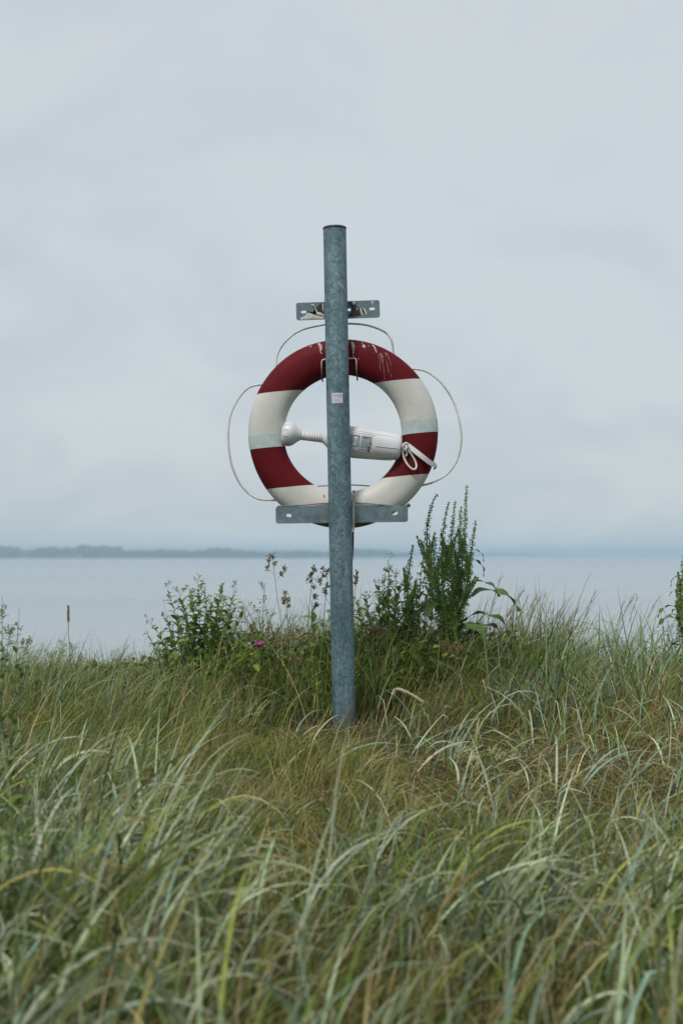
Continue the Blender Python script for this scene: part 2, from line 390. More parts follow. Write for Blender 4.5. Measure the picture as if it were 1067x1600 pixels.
# weld seam down the front of the lower half and two small drilled holes
def on_pole(px, py, off=.0008):
    """a point on the camera side of the pole's skin"""
    q = P(px, py, DP); k = (q - base).dot(axisv); c = base + axisv * k
    dxp = q.x - c.x; yy = c.y - math.sqrt(max(PR ** 2 - dxp ** 2, 1e-6))
    f = Vector((dxp, yy - c.y, 0)).normalized()
    return Vector((q.x, yy, q.z)) + f * off
mb = MB(); sl = [on_pole(531.5 + (py - 740) * .018 + random.uniform(-.4, .4), py, .0) for py in range(745, 1130, 14)]
mb.tube(sl, .0011, 6); mb.build('weld_seam', M['plate'], post)
for px, py in ((540.5, 1000), (549.5, 1027), (534, 829), (535, 837)):
    mb = MB(); c0 = on_pole(px, py, .0006); nrm = (c0 - Vector((base.x, DP, c0.z))); nrm.z = 0; nrm.normalize()
    mb.tube([c0 - nrm * .004, c0], [.0032, .0032], 12); mb.build('bolt_hole', M['cap'], post)
# scuffs of bright zinc near the top
for a, b_, w in (((528, 443), (537, 453), .0028), ((524, 428), (530, 436), .003), ((533, 449), (541, 459), .0012)):
    mb = MB(); n = 9; L, Rr = [], []
    for k in range(n):
        tt = k / (n - 1); px = a[0] + (b_[0] - a[0]) * tt; py = a[1] + (b_[1] - a[1]) * tt
        ww = w * FPX / DP * math.sin(math.pi * min(1, tt * .85 + .12)) * random.uniform(.7, 1.1)
        L.append(on_pole(px - ww * .6, py + ww * .5)); Rr.append(on_pole(px + ww * .6, py - ww * .5))
    mb.add(L + Rr, [(k, k + 1, n + k + 1, n + k) for k in range(n - 1)]); mb.build('scuff_mark', M['tape'], post)
# sticker
def pole_patch(x0, x1, y0, y1, name, m, off, parent, nn=6, slope=0.):
    mb = MB(); vs = []
    for j in range(2):
        for k in range(nn):
            px = x0 + (x1 - x0) * k / (nn - 1); py = (y0, y1)[j] + slope * (px - x0)
            vs.append(on_pole(px + (.4 if j else 0), py, off))
    mb.add(vs, [(k, k + 1, nn + k + 1, nn + k) for k in range(nn - 1)]); return mb.build(name, m, parent)
stick = pole_patch(518.6, 535.0, 616, 632, 'sticker', M['sticker'], .0012, post, slope=-.02)
for x, y, x2, y2 in ((520.6, 618.6, 524.6, 619.9), (522.0, 619.9, 523.2, 623.5), (525.4, 618.6, 529.2, 619.9), (526.7, 619.9, 527.9, 623.2), (530, 618.4, 531.2, 623.2),
                     (531.2, 618.4, 533.6, 619.5), (532.6, 619.5, 533.7, 621.2), (531.2, 620.6, 533.2, 621.6), (522, 626.5, 531.5, 627.3), (524.6, 628.4, 528, 629.2)):
    pole_patch(x, x2, y, y2, 'sticker_print', M['sticker_ink'], .002, stick, 3)

def rounded(c, hw, hh, rot, r, n=5):
    pts = []
    for cx, cy, a0 in ((hw - r, hh - r, 0), (-hw + r, hh - r, 90), (-hw + r, -hh + r, 180), (hw - r, -hh + r, 270)):
        for k in range(n + 1):
            a = R(a0 + 90 * k / n); x, y = cx + r * math.cos(a), cy + r * math.sin(a)
            pts.append((c[0] + x * math.cos(rot) - y * math.sin(rot), c[1] + x * math.sin(rot) + y * math.cos(rot)))
    return pts
def plate(name, outline, holes, Yf, th):
    """px outlines (y up is negated) -> a steel plate with real slots"""
    bm = bmesh.new(); ed = []
    for loop in [outline] + holes:
        vs = [bm.verts.new(P(x, -y, Yf)) for x, y in loop]
        ed += [bm.edges.new((vs[k], vs[(k + 1) % len(vs)])) for k in range(len(vs))]
    bmesh.ops.triangle_fill(bm, edges=ed, use_beauty=True, use_dissolve=False)
    r = bmesh.ops.extrude_face_region(bm, geom=list(bm.faces))
    for v in r['geom']:
        if isinstance(v, bmesh.types.BMVert): v.co.y += th
    bmesh.ops.recalc_face_normals(bm, faces=bm.faces)
    for v in bm.verts: v.co -= Vector(base)
    me = bpy.data.meshes.new(name); bm.to_mesh(me); bm.free(); me.materials.append(M['plate'])
    o = bpy.data.objects.new(name, me); COL.objects.link(o); o.parent = post; o['_o'] = tuple(base); return o
YF = DP + PR + .001
up_b = plate('upper_bracket', rounded((528, -484.6), 65.2, 13.6, R(2.0), 3.5),
             [rounded((474.6, -487.3), 4.4, 2.3, R(4), 2.2), rounded((545.5, -484), 2.6, 2.3, 0, 2.2), rounded((581.2, -482.4), 4.3, 2.3, R(4), 2.2)], YF, .006)
lo_b = plate('lower_bracket', rounded((534, -803.6), 103.2, 13.2, R(.75), 4),
             [rounded((451.5, -805.4), 4.2, 2.6, R(-8), 2.4), rounded((616.5, -801.7), 4.8, 2.8, R(4), 2.7)], YF, .006)
# bird droppings and grime on the upper bracket, thin crusts on its face
def crust(name, pts, m, Yf, parent, lift=.0012):
    ctr = Vector((sum(p[0] for p in pts) / len(pts), sum(p[1] for p in pts) / len(pts), 0))
    mb = MB(); n = len(pts); vs = [P(x, y, Yf) for x, y in pts] + [P(ctr.x + (x - ctr.x) * .7, ctr.y + (y - ctr.y) * .7, Yf - lift) for x, y in pts] + [P(ctr.x, ctr.y, Yf - lift)]
    fs = [(k, (k + 1) % n, n + (k + 1) % n, n + k) for k in range(n)] + [(n + k, n + (k + 1) % n, 2 * n) for k in range(n)]
    mb.add(vs, fs); return mb.build(name, m, parent)
F_ = YF - .0004
crust('grime_stain', [(506, 473.5), (499, 474.5), (496, 480), (495, 488), (493, 490.5), (488, 489.5), (484, 486.5), (479.5, 485.5), (480, 489), (476, 492.5), (470.5, 495.5), (474, 496), (484, 492), (495, 494), (506, 494.5)], M['grime'], F_, up_b, .0006)
crust('bird_dropping', [(485, 475), (490, 475.2), (492, 480), (496, 489), (505, 491.5), (507, 492), (507, 493.5), (495, 492.2), (493.5, 486), (489.5, 478)], M['guano_white'], F_ - .0008, up_b)
crust('bird_dropping', [(481, 488.6), (487, 490.3), (494, 493.2), (506, 495), (506, 498.6), (494, 499.2), (482, 499.5), (469, 499.8), (470, 496.4), (476, 493.4)], M['guano_white'], F_ - .0007, up_b)
crust('bird_dropping', [(503.3, 474.5), (505.4, 474.3), (505.6, 486), (503.8, 486)], M['guano_white'], F_ - .001, up_b)
crust('grime_stain', [(544, 472.5), (552, 471.5), (556, 474), (557, 480), (566, 482), (571, 487), (569, 492.5), (556, 494.5), (544, 494.8), (548.5, 488), (549.5, 481)], M['grime'], F_, up_b, .0006)
crust('bird_dropping', [(551, 471), (554.5, 470.5), (555, 475), (552, 476.5), (549.6, 474)], M['guano_white'], F_ - .001, up_b)
crust('bird_dropping', [(562, 482.5), (564, 481.5), (566.4, 488), (568, 492.4), (565, 493), (563.2, 488)], M['guano_white'], F_ - .001, up_b)
crust('bird_dropping', [(567, 482), (569, 481.8), (573, 488.5), (573, 492), (570, 491), (568.8, 486)], M['guano_white'], F_ - .001, up_b)
crust('bird_dropping', [(579, 470.2), (581, 472.8), (582, 470.2), (583.4, 470.2), (582.6, 474), (582.8, 479), (581.4, 479), (581, 474.6)], M['guano_white'], F_ - .001, up_b)
crust('bird_dropping', [(557, 482), (559, 481.8), (559.2, 484), (557.4, 484.4)], M['guano_white'], F_ - .001, up_b)
# wire hook that carries the ring, and the flat strap beside the pole
YH = YF - .0005
hk = [P(504.2, 596, YH + .045), P(503.2, 592, YH + .01), P(502.6, 580, YH - .002), P(502.6, 566, YH - .003), P(503.6, 562.6, YH - .003), P(507, 561.6, YH - .003),
      P(530, 561, YH - .001), P(550, 560, YH - .003), P(554.5, 560, YH - .003), P(556.3, 562, YH - .003), P(556.6, 566, YH - .003), P(556.8, 580, YH - .002), P(558, 590, YH + .01), P(558.4, 594, YH + .045)]
MB().tube(hk[2:12], .0029, 8).build('ring_hook', M['wire'], post)
MB().tube(hk[:3], .0030, 8).build('hook_end', M['wire_rust'], post)
MB().tube(hk[11:], .0030, 8).build('hook_end', M['wire_rust'], post)
mb = MB()
def bar(mb, pts, hw, Yf, th):
    vs = []
    for (x, y) in pts: vs += [P(x - hw, y, Yf), P(x + hw, y, Yf), P(x + hw, y, Yf + th), P(x - hw, y, Yf + th)]
    fs = [(0, 1, 2, 3), tuple(len(vs) - 4 + k for k in (3, 2, 1, 0))]
    for i in range(len(pts) - 1):
        for k in range(4): a = i * 4 + k; b_ = i * 4 + (k + 1) % 4; fs.append((a, b_, b_ + 4, a + 4))
    return mb.add(vs, fs)
hs_ = bar(MB(), [(552.6, 766), (552.3, 776), (552.4, 800), (552.3, 818), (551.8, 829)], 1.9, YF - .010, .006).build('strap', M['plastic_dirty'], post, smooth=False)
MB().tube([P(553, 768, YF - .011), P(553, 768, YF - .0098)], .0028, 10).build('strap_hole', M['cap'], hs_)
bar(MB(), [(551.6, 830), (551.4, 850), (550.6, 866), (549.4, 880)], 1.5, YF - .010, .005).build('strap_end', M['wire_rust'], post, smooth=False)

# ------------------------------------------------------------------ the life ring
HD = .056; YR = YF + .006 + HD - .002; PXM = FPX / YR
CR = P(536, 677.5, YR); RMAJ, RT = .3085, .0725; ROLL = R(5.5)
ring = thing('life_ring', CR, 'red and white life ring hanging behind the post', 'life ring')
UV = (Vector((math.cos(ROLL), 0, math.sin(ROLL))), Vector((-math.sin(ROLL), 0, math.cos(ROLL))))
bm = bmesh.new(); NA, NB = 112, 36; grid = []
for i in range(NA):
    a = 2 * math.pi * i / NA
    # a soft dent or swell here and there: moulded foam, not a perfect torus
    w = 1 + .012 * math.sin(3 * a + 1) + .008 * math.sin(7 * a)
    row = []
    for j in range(NB):
        th = 2 * math.pi * j / NB; ct, st = math.cos(th), math.sin(th)
        e = .86
        rr_ = RMAJ + RT * w * math.copysign(abs(ct) ** e, ct); yy = HD * w * math.copysign(abs(st) ** e, st)
        row.append(bm.verts.new((rr_ * math.cos(a), yy, rr_ * math.sin(a))))
    grid.append(row)
for i in range(NA):
    for j in range(NB):
        bm.faces.new((grid[i][j], grid[(i + 1) % NA][j], grid[(i + 1) % NA][(j + 1) % NB], grid[i][(j + 1) % NB]))
cuts = [v / PXM for v in (73.2, 8.4, -12.0, -75.9)]
for cv in cuts:
    bmesh.ops.bisect_plane(bm, geom=bm.verts[:] + bm.edges[:] + bm.faces[:], plane_co=(0, 0, cv), plane_no=(0, 0, 1))
bmesh.ops.recalc_face_normals(bm, faces=bm.faces); bm.normal_update()
def band(lo, hi, side, name, m, off=0.):
    mb = MB(); idx = {}; fs = []; vs = []
    for f in bm.faces:
        c = f.calc_center_median()
        if lo < c.z < hi and (side == 0 or c.x * side > 0):
            q = []
            for v in f.verts:
                if v.index not in idx: idx[v.index] = len(vs); p = v.co + v.normal * off; vs.append(CR + UV[0] * p.x + UV[1] * p.z + Vector((0, p.y, 0)))
                q.append(idx[v.index])
            fs.append(tuple(q))
    mb.add(vs, fs); return mb.build(name, m, ring)
bm.verts.index_update()
band(cuts[0], 9, 0, 'red_band', M['red'])
for s_ in (-1, 1):
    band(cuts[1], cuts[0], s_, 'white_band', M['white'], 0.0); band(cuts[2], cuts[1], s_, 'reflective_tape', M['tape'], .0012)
    band(cuts[3], cuts[2], s_, 'red_band', M['red'])
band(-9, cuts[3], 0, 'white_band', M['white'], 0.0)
bm.free()
def ring_front(px, py, off=.0008):
    """the camera-side skin of the ring under photo pixel (px, py)"""
    p = P(px, py, YR - HD); 
    for _ in range(4):
        d = p - CR; u, v = d.dot(UV[0]), d.dot(UV[1]); rho = math.hypot(u, v); k = max(-1, min(1, (rho - RMAJ) / RT))
        st = (1 - abs(k) ** (2 / .86)) ** .5 if abs(k) < 1 else 0; st = st ** .86
        p = P(px, py, YR - HD * st - off)
    return p
def streak(pts, ws, name, m, off=.0010):
    mb = MB(); n = len(pts); Lv, Rv, Cv = [], [], []
    for k, (x, y) in enumerate(pts):
        ddx = pts[min(k + 1, n - 1)][0] - pts[max(k - 1, 0)][0]; ddy = pts[min(k + 1, n - 1)][1] - pts[max(k - 1, 0)][1]; l = math.hypot(ddx, ddy)
        nx_, ny_ = -ddy / l, ddx / l; w = ws[k]
        Lv.append(ring_front(x + nx_ * w, y + ny_ * w, .0001)); Cv.append(ring_front(x, y, off + .0006)); Rv.append(ring_front(x - nx_ * w, y - ny_ * w, .0001))
    mb.add(Lv + Cv + Rv, [(k, k + 1, n + k + 1, n + k) for k in range(n - 1)] + [(n + k, n + k + 1, 2 * n + k + 1, 2 * n + k) for k in range(n - 1)])
    return mb.build(name, m, ring)
D_ = 'bird_dropping'
streak([(549.5, 534.5), (551.5, 538), (552.3, 542), (552, 547), (552, 552), (552, 558)], [1.6, 2.6, 2.3, 1.3, .8, .4], D_, M['guano'])
streak([(498, 536), (500.5, 540), (501.5, 545), (500.5, 550), (503.5, 553)], [2.4, 2.6, 1.8, .9, .5], D_, M['guano'])
streak([(484, 541.8), (487, 540.6)], [.9, .7], D_, M['guano'])
streak([(566.5, 538.5), (568.5, 541), (570, 543.3)], [1.8, 2.4, 1.0], D_, M['guano'])
streak([(581.5, 538.8), (584.5, 541.6), (586.5, 545.6), (588.5, 551)], [.9, 1.0, 1.0, .7], D_, M['guano'])
streak([(591, 554), (593, 562), (594, 576), (596.5, 597)], [.5, .7, .55, .5], D_, M['guano_thin'])
streak([(594.5, 552), (597, 558), (597.5, 567)], [2.4, 2.0, .8], D_, M['guano_thin'])
streak([(598, 567), (600, 580), (600.5, 594)], [.5, .7, .5], D_, M['guano_thin'])
streak([(601.5, 553), (604.5, 568), (607.2, 582)], [.5, .6, .8], D_, M['guano_thin'])
streak([(600, 550.5), (606, 556), (610, 566), (611, 590)], [.6, .7, .5, .35], D_, M['guano_thin'])
for x, y in ((566, 536), (576, 540), (604, 552), (560, 560)):
    streak([(x - .8, y), (x + .8, y + .6)], [.7, .5], D_, M['guano'])
# small scars in the white foam by the pole
streak([(505.2, 773.5), (506.8, 776), (507.2, 778)], [.8, 1.0, .5], 'foam_scar', M['wire_rust'])
streak([(563.5, 778), (566.5, 776.5), (568, 773.5)], [.5, 1.0, .8], 'foam_scar', M['plastic_dirty'])
RL = .0056
YL = YR + .004
loops = [[(414, 602), (407.5, 601), (389, 605.6), (372, 624), (359.5, 652.5), (357, 690), (362.5, 727.5), (377.5, 759), (400, 778), (427, 781.5), (432, 780)],
         [(433, 578), (431.3, 570), (434.5, 551), (449, 530.6), (471, 515.6), (507, 507), (526, 505.2), (544, 505.5), (572.5, 508), (599, 517.5), (611, 530.6), (614.5, 551), (614.2, 559)],
         [(639, 578), (644.5, 576.4), (666, 580.5), (689, 598), (707.5, 626), (717, 656), (720.6, 686), (715, 716), (700, 739), (677.5, 753), (660.6, 758), (655, 758)]]
for lp in loops:
    MB().tube(smoothline([P(x, y, YL + random.uniform(-.008, .008)) for x, y in lp]), .0044, 8).build('grab_line', M['rope'], ring)
MB().tube(smoothline([P(494, 760, YR + .02), P(515, 758.6, YR + .03), P(536, 757.8, YR + .035), P(556, 758, YR + .03), P(579, 759.6, YR + .02)]), .0024, 8).build('grab_line', M['rope_grey'], ring)
MB().tube(smoothline([P(434, 791, YR - .02), P(470, 789.4, YF + .0005), P(508, 786.2, YF - .0004), P(536, 785, YF - .0004), P(560, 785.6, YF - .0004), P(600, 789, YF + .0005), P(632, 791, YR - .02), P(638, 789, YR)]), .0024, 8).build('grab_line', M['rope_grey'], ring)
MB().tube(smoothline([P(635.4, 790, YR - .02), P(638, 787.8, YR - .025), P(639.8, 790, YR - .02), P(637.5, 792.4, YR - .02)]), .004, 8).build('rope_knot', M['rope_grey'], ring)

# ------------------------------------------------------------------ throw line canister
YC = YR - .035; KM = YC / FPX           # metres for a photo pixel at that depth
AX = Vector((math.cos(R(-7.0)), 0, math.sin(R(-7.0)))); UP = Vector((-AX.z, 0, AX.x)); FW = Vector((0, -1, 0))
C0 = P(440.0, 676.6, YC)
can = thing('throw_line_canister', C0, 'white plastic bottle shaped throw line canister lying across the life ring', 'canister')
def lathe(prof, name, m, n=32, fy=1.0, sq=1.0):
    mb = MB(); vs = []
    for s_, r_ in prof:
        for k in range(n):
            a = 2 * math.pi * k / n; ca, sa = math.cos(a), math.sin(a)
            ca = math.copysign(abs(ca) ** sq, ca); sa = math.copysign(abs(sa) ** sq, sa)
            vs.append(C0 + AX * s_ * KM + UP * ca * r_ * KM + FW * sa * r_ * KM * fy)
    fs = [(i * n + k, i * n + (k + 1) % n, (i + 1) * n + (k + 1) % n, (i + 1) * n + k) for i in range(len(prof) - 1) for k in range(n)]
    fs.append(tuple(range(n))[::-1]); fs.append(tuple((len(prof) - 1) * n + k for k in range(n)))
    mb.add(vs, fs); return mb.build(name, m, can)
cap_ = lathe([(0, 9), (.6, 11.5), (2.5, 15.5), (6, 18.3), (10, 19.4), (14, 19.2), (18, 17.6), (22, 14.4), (26, 10.8), (29.5, 8.2), (31.5, 7.2)], 'cap', M['plastic'])
for k in range(8):
    a = R(-75 + k * 30); d = UP * math.cos(a + math.pi / 2) + FW * abs(math.sin(a + math.pi / 2)); d.normalize()
    MB().tube([C0 + AX * 3.2 * KM + d * 16 * KM, C0 + AX * 6.5 * KM + d * 18.4 * KM, C0 + AX * 10 * KM + d * 19.2 * KM], .0022, 6).build('grip_rib', M['plastic'], cap_)
lathe([(31, 6.6), (33, 6.8), (64.5, 7.0)], 'neck_tube', M['plastic_dirty'])
for k in range(8):
    s_ = 33 + k * 4.1
    lathe([(s_, 6.8), (s_ + .4, 7.2), (s_ + 1.1, 7.5), (s_ + 2.2, 7.5), (s_ + 2.9, 7.2), (s_ + 3.2, 6.8)], 'neck_ridge', M['plastic'])
BP = [(64, 7.2), (66, 8), (70, 11.2), (76, 16.5), (81, 20.4), (86, 22.6), (92, 23.8), (100, 24.2), (120, 23.9), (150, 22.4), (176, 20.9), (183, 20.2), (186.5, 18.2), (188.3, 14.5), (189, 8)]
body = lathe(BP, 'body', M['plastic'], fy=.9, sq=.88)
def bodyR(s_): return float(np.interp(s_, [p[0] for p in BP], [p[1] for p in BP]))
def body_pt(s_, w, off=.0008):
    """s_ along the axis and w across it, in photo pixels; on the camera side"""
    r_ = bodyR(s_); q = max(-.98, min(.98, w / r_)); ca = math.copysign(abs(q) ** (1 / .88), q)
    sa = math.sqrt(max(0, 1 - ca * ca)) ** .88
    return C0 + AX * s_ * KM + UP * w * KM + FW * (sa * r_ * .9 * KM + off)
def body_patch(s0, s1, w0, w1, name, m, off, parent):
    mb = MB(); n, k2 = 5, 5; vs = [body_pt(s0 + (s1 - s0) * i / (n - 1), w0 + (w1 - w0) * j / (k2 - 1), off) for j in range(k2) for i in range(n)]
    mb.add(vs, [(j * n + i, j * n + i + 1, (j + 1) * n + i + 1, (j + 1) * n + i) for j in range(k2 - 1) for i in range(n - 1)]); return mb.build(name, m, parent)
lab = body_patch(92, 143.5, -14.5, 11.5, 'label', M['sticker'], .0006, body)
body_patch(94, 123.0, -8.4, 9.6, 'label_panel', M['panel'], .0012, body)
body_patch(125.2, 141.4, -8.4, 9.6, 'label_panel', M['panel'], .0012, body)
mb = MB()
for poly in ([(113, 7), (120, 7), (117.4, 3.6), (116.2, 0), (115.4, 0), (115.6, 3.2)], [(115.3, 0), (116.2, 0), (116, -4), (118, -5.6), (117.6, -6.8), (110.8, -6.4), (111.2, -5), (114.2, -3.6)]):
    n = len(poly); mb.add([body_pt(a, b_, .0018) for a, b_ in poly], [tuple(range(n))])
mb.build('label_pictogram', M['sticker'], body)
for (a0, a1, b0, b1) in ((95, 108, -11.8, -10.6), (108.5, 111.5, -11.8, -10.6), (122.5, 125.5, -12.8, -11.6), (126.2, 129.4, -12.8, -11.6), (130, 132, -12.8, -11.6), (132.6, 134.8, -12.8, -11.6),
                         (127, 138, 7.6, 8.4), (127, 135, 6.2, 6.8), (112, 121, 8.0, 8.7)):
    body_patch(a0, a1, b0, b1, 'label_print', M['print'], .0018, body)
for (b0, b1) in ((-11.4, -9.2), (-14.2, -12.2), (-7.6, -6.2)):
    body_patch(136, 140, b0, b1, 'label_flag', M['flag'] if b0 > -12 else M['print'], .0019, body)
body_patch(138.6, 141.0, -4, -2, 'label_flag', M['flag'], .0018, body); body_patch(138.6, 141.0, -.2, 1.6, 'label_flag', M['flag'], .0018, body)
for w, s0, s1, m_ in ((15.8, 90, 186, M['plastic_dirty']), (-4.0, 148, 187, M['tape']), (12.9, 92, 146, M['plastic_dirty'])):
    MB().tube([body_pt(s0 + (s1 - s0) * k / 12, w * bodyR(s0 + (s1 - s0) * k / 12) / 23.5, .0001) for k in range(13)], .0011 if w != -4 else .0018, 6).build('mould_seam', m_, body)
sk = [C0 + AX * s_ * KM - UP * (bodyR(s_) - .6) * KM + FW * .012 for s_ in np.linspace(84, 176, 14)]
MB().tube(sk, .0052, 8).build('lower_rail', M['plastic_dirty'], body)
MB().tube([p - UP * .004 + FW * .004 for p in sk[:-1]], .0022, 6).build('lower_rail', M['straw'], body)
# strap clip over the ring and the cord loop at the canister's foot
mb = MB(); n = 14; vs = []
for k in range(n):
    tt = k / (n - 1); c = ring_front(634.5 + 45.5 * tt, 694 + 36 * tt, .004)
    c.y = min(c.y, YR - HD * .55) if 0 < k < n - 1 else c.y - .004
    c.y = YR - .036 - .031 * math.sin(math.pi * (.08 + .84 * tt))
    wv = Vector((.62, 0, .785)) * .0098
    for a, b_ in ((1, -.003), (1, .003), (-1, .003), (-1, -.003)): vs.append(c + wv * a * (1 if 0 < k < n - 1 else .7) + Vector((0, b_, 0)))
fs = [(0, 1, 2, 3), tuple((n - 1) * 4 + k for k in (3, 2, 1, 0))]
for i in range(n - 1):
    for k in range(4): fs.append((i * 4 + k, i * 4 + (k + 1) % 4, i * 4 + 4 + (k + 1) % 4, i * 4 + 4 + k))
clip = mb.add(vs, fs).build('strap_clip', M['plastic'], can, smooth=False)
MB().tube([P(677.5, 733.5, YR - .045), P(681.8, 728.5, YR - .045)], .0035, 8).build('clip_pin', M['wire_rust'], clip)
YK = YR - .066
lp = [(633, 694), (629.6, 702), (630, 712), (634, 722), (640, 730), (646, 733.6), (650, 731), (649.6, 724), (646, 716), (640, 707), (634, 700), (631, 694)]
MB().tube(smoothline([P(x, y, YK + .006 * math.sin(i)) for i, (x, y) in enumerate(lp)]), .0041, 8).build('cord_loop', M['rope'], can)
kn = [(628, 699), (631, 693), (636, 693.4), (636, 699), (630.6, 702), (629, 696), (634, 691.8), (637.6, 696), (633, 703), (635.6, 708), (634, 713)]
MB().tube(smoothline([P(x, y, YK - .004 + .006 * math.cos(i * 2)) for i, (x, y) in enumerate(kn)]), .0034, 8).build('cord_knot', M['rope'], can)

# ------------------------------------------------------------------ grasses (numpy ribbons)
def blades(base, L, Wd, phi, th0, th1, tw, col, tip, S=5, kink=None, fold=0., dphi=None, pw=1.6, prof=2.2):
    n = len(L); t_ = np.linspace(0, 1, S + 1)[None, :]
    th = th0[:, None] + (th1 - th0)[:, None] * t_ ** pw
    if kink is not None:
        kk = kink[:, None]; th = np.where((kk > 0) & (t_ > kk), th + 1.35, th)
    ph = phi[:, None] + (np.zeros_like(th) if dphi is None else dphi[:, None] * t_)
    ds = (L / S)[:, None]
    thm = .5 * (th[:, 1:] + th[:, :-1]); phm = .5 * (ph[:, 1:] + ph[:, :-1])
    d = np.stack([np.sin(thm) * np.cos(phm), np.sin(thm) * np.sin(phm), np.cos(thm)], -1) * ds[..., None]
    pos = np.concatenate([np.zeros((n, 1, 3)), np.cumsum(d, 1)], 1) + base[:, None, :]
    tan = np.stack([np.sin(th) * np.cos(ph), np.sin(th) * np.sin(ph), np.cos(th)], -1)
    sd = np.stack([-np.sin(ph), np.cos(ph), np.zeros_like(ph)], -1)
    nr = np.cross(tan, sd); a = (tw[:, None] * (1 + .6 * t_))[..., None]
    side = sd * np.cos(a) + nr * np.sin(a)
    hw = (Wd / 2)[:, None] * (1 - t_ ** prof) * (.62 + .38 * np.minimum(1, t_ * 4))
    cc = col[:, None, :] * (1 - t_[..., None] ** 2) + tip[:, None, :] * t_[..., None] ** 2
    if fold <= 0:
        Lf = pos - side * hw[..., None]; Rt = pos + side * hw[..., None]
        V = np.concatenate([np.stack([Lf[:, :-1], Rt[:, :-1]], 2).reshape(n, 2 * S, 3), pos[:, -1:]], 1)
        C = np.concatenate([np.repeat(cc[:, :-1], 2, 1), cc[:, -1:]], 1)
        q = np.array([[2 * i, 2 * i + 1, 2 * i + 3, 2 * i + 2] for i in range(S - 1)]); tr_ = np.array([[2 * S - 2, 2 * S - 1, 2 * S]]); nv = 2 * S + 1
    else:
        n2 = np.cross(tan, side); md = pos - n2 * (hw * fold)[..., None]
        Lf = pos - side * hw[..., None]; Rt = pos + side * hw[..., None]
        V = np.concatenate([np.stack([Lf[:, :-1], md[:, :-1], Rt[:, :-1]], 2).reshape(n, 3 * S, 3), pos[:, -1:]], 1)
        C = np.concatenate([np.repeat(cc[:, :-1], 3, 1), cc[:, -1:]], 1)
        q = np.array([[3 * i + j, 3 * i + j + 1, 3 * i + j + 4, 3 * i + j + 3] for i in range(S - 1) for j in (0, 1)])
        tr_ = np.array([[3 * S - 3, 3 * S - 2, 3 * S], [3 * S - 2, 3 * S - 1, 3 * S]]); nv = 3 * S + 1
    off = (np.arange(n) * nv)[:, None, None]
    return V.reshape(-1, 3), (q[None] + off).reshape(-1, 4), (tr_[None] + off).reshape(-1, 3), C.reshape(-1, 3)
def merge(name, sets, m, label, cat):
    Vs, Q, T, C = [], [], [], []; o = 0
    for V, q, tr_, c in sets: Vs.append(V); Q.append(q + o); T.append(tr_ + o); C.append(c); o += len(V)
    ob = npmesh(name, np.concatenate(Vs), np.concatenate(Q), np.concatenate(T), m, np.concatenate(C))
    return tag(ob, label, cat, 'stuff')
def scatter(n, y0, y1, pad=.55, pw=1.0):
    y = y0 + (y1 - y0) * rng.random(n) ** pw
    x = (rng.random(n) * 2 - 1) * (.245 * y + pad)
    return x, y
PAL = {'glauc': (.30, .385, .235), 'glauc2': (.43, .50, .36), 'blue': (.20, .325, .245), 'green': (.125, .225, .026), 'dgreen': (.036, .08, .012), 'olive': (.225, .265, .042),
       'yolive': (.31, .305, .085), 'tan': (.44, .35, .17), 'brown': (.19, .125, .05), 'rust': (.22, .10, .04), 'orange': (.36, .28, .09), 'pale': (.52, .49, .34)}
def pick(n, weights):
    k = list(weights); w = np.array([weights[a] for a in k], float); w /= w.sum()
    i = rng.choice(len(k), n, p=w); c = np.array([PAL[a] for a in k])[i]
    return c * rng.uniform(.72, 1.25, (n, 1)) * rng.uniform(.93, 1.07, (n, 3))
def U(a, b_, n): return rng.uniform(a, b_, n)
def at_ground(x, y, dz=-.01): return np.stack([x, y, gz(x, y) + dz], -1)
def px_of(x, y, z): return W0 + x / y * FPX, 866 - (z - EYE) / y * FPX
def clear_post(x, y): return (np.abs(x - .01) > .055) | (np.abs(y - 5.6) > .055)

def frontz(x, y):
    """1 on the short, trodden turf in front of the post and in the dry patch to its right"""
    a = np.clip((.42 - np.abs(x + .02)) / .15, 0, 1) * np.clip((y - 4.5) / .3, 0, 1) * np.clip((5.75 - y) / .12, 0, 1)
    b_ = np.clip((x - .05) / .2, 0, 1) * np.clip((y - 3.7) / .4, 0, 1) * np.clip((5.35 - y) / .3, 0, 1)
    return np.maximum(a, b_)
# fine meadow grass: short and dense everywhere on the bank, tints drift in patches
sets = []
n = 105000
x, y = scatter(n, 1.5, 8.2, .5, .85); k = clear_post(x, y); x, y = x[k], y[k]; n = len(x)
dry = vnoise(x, y, .55, 31) * .6 + vnoise(x, y, .2, 32) * .4
rightdry = np.clip((x - .05) / .5, 0, 1) * np.clip(1 - np.abs(y - 4.75) / .9, 0, 1)      # the trodden dry patch right of the post
dry = dry + rightdry * .2 - .06
cA = pick(n, {'green': 4, 'olive': 2.5, 'dgreen': 4}); cB = pick(n, {'yolive': 3, 'olive': 3, 'tan': 2, 'brown': 1.5, 'rust': .8, 'dgreen': 1})
col = np.where((dry > .52 + U(-.15, .15, n))[:, None], cB, cA)
pz = np.clip(1.15 - np.hypot((x - .1) / .6, (y - 5.4) / .6), 0, 1) + .45 * (y < 3.6)          # matted, half dead turf round the post's foot; shade painted into nearer blades
col = np.where((rng.random(n) < pz * 1.3)[:, None], pick(n, {'dgreen': 5, 'brown': 2.5, 'olive': 1.5, 'rust': .6, 'tan': .4}), col)
L = U(.09, .24, n) * (.75 + .5 * vnoise(x, y, .4, 33)) * (1 - .3 * rightdry) * np.where(y < 3.8, .6, 1)
front = frontz(x, y); L = L * (1 - .68 * front)
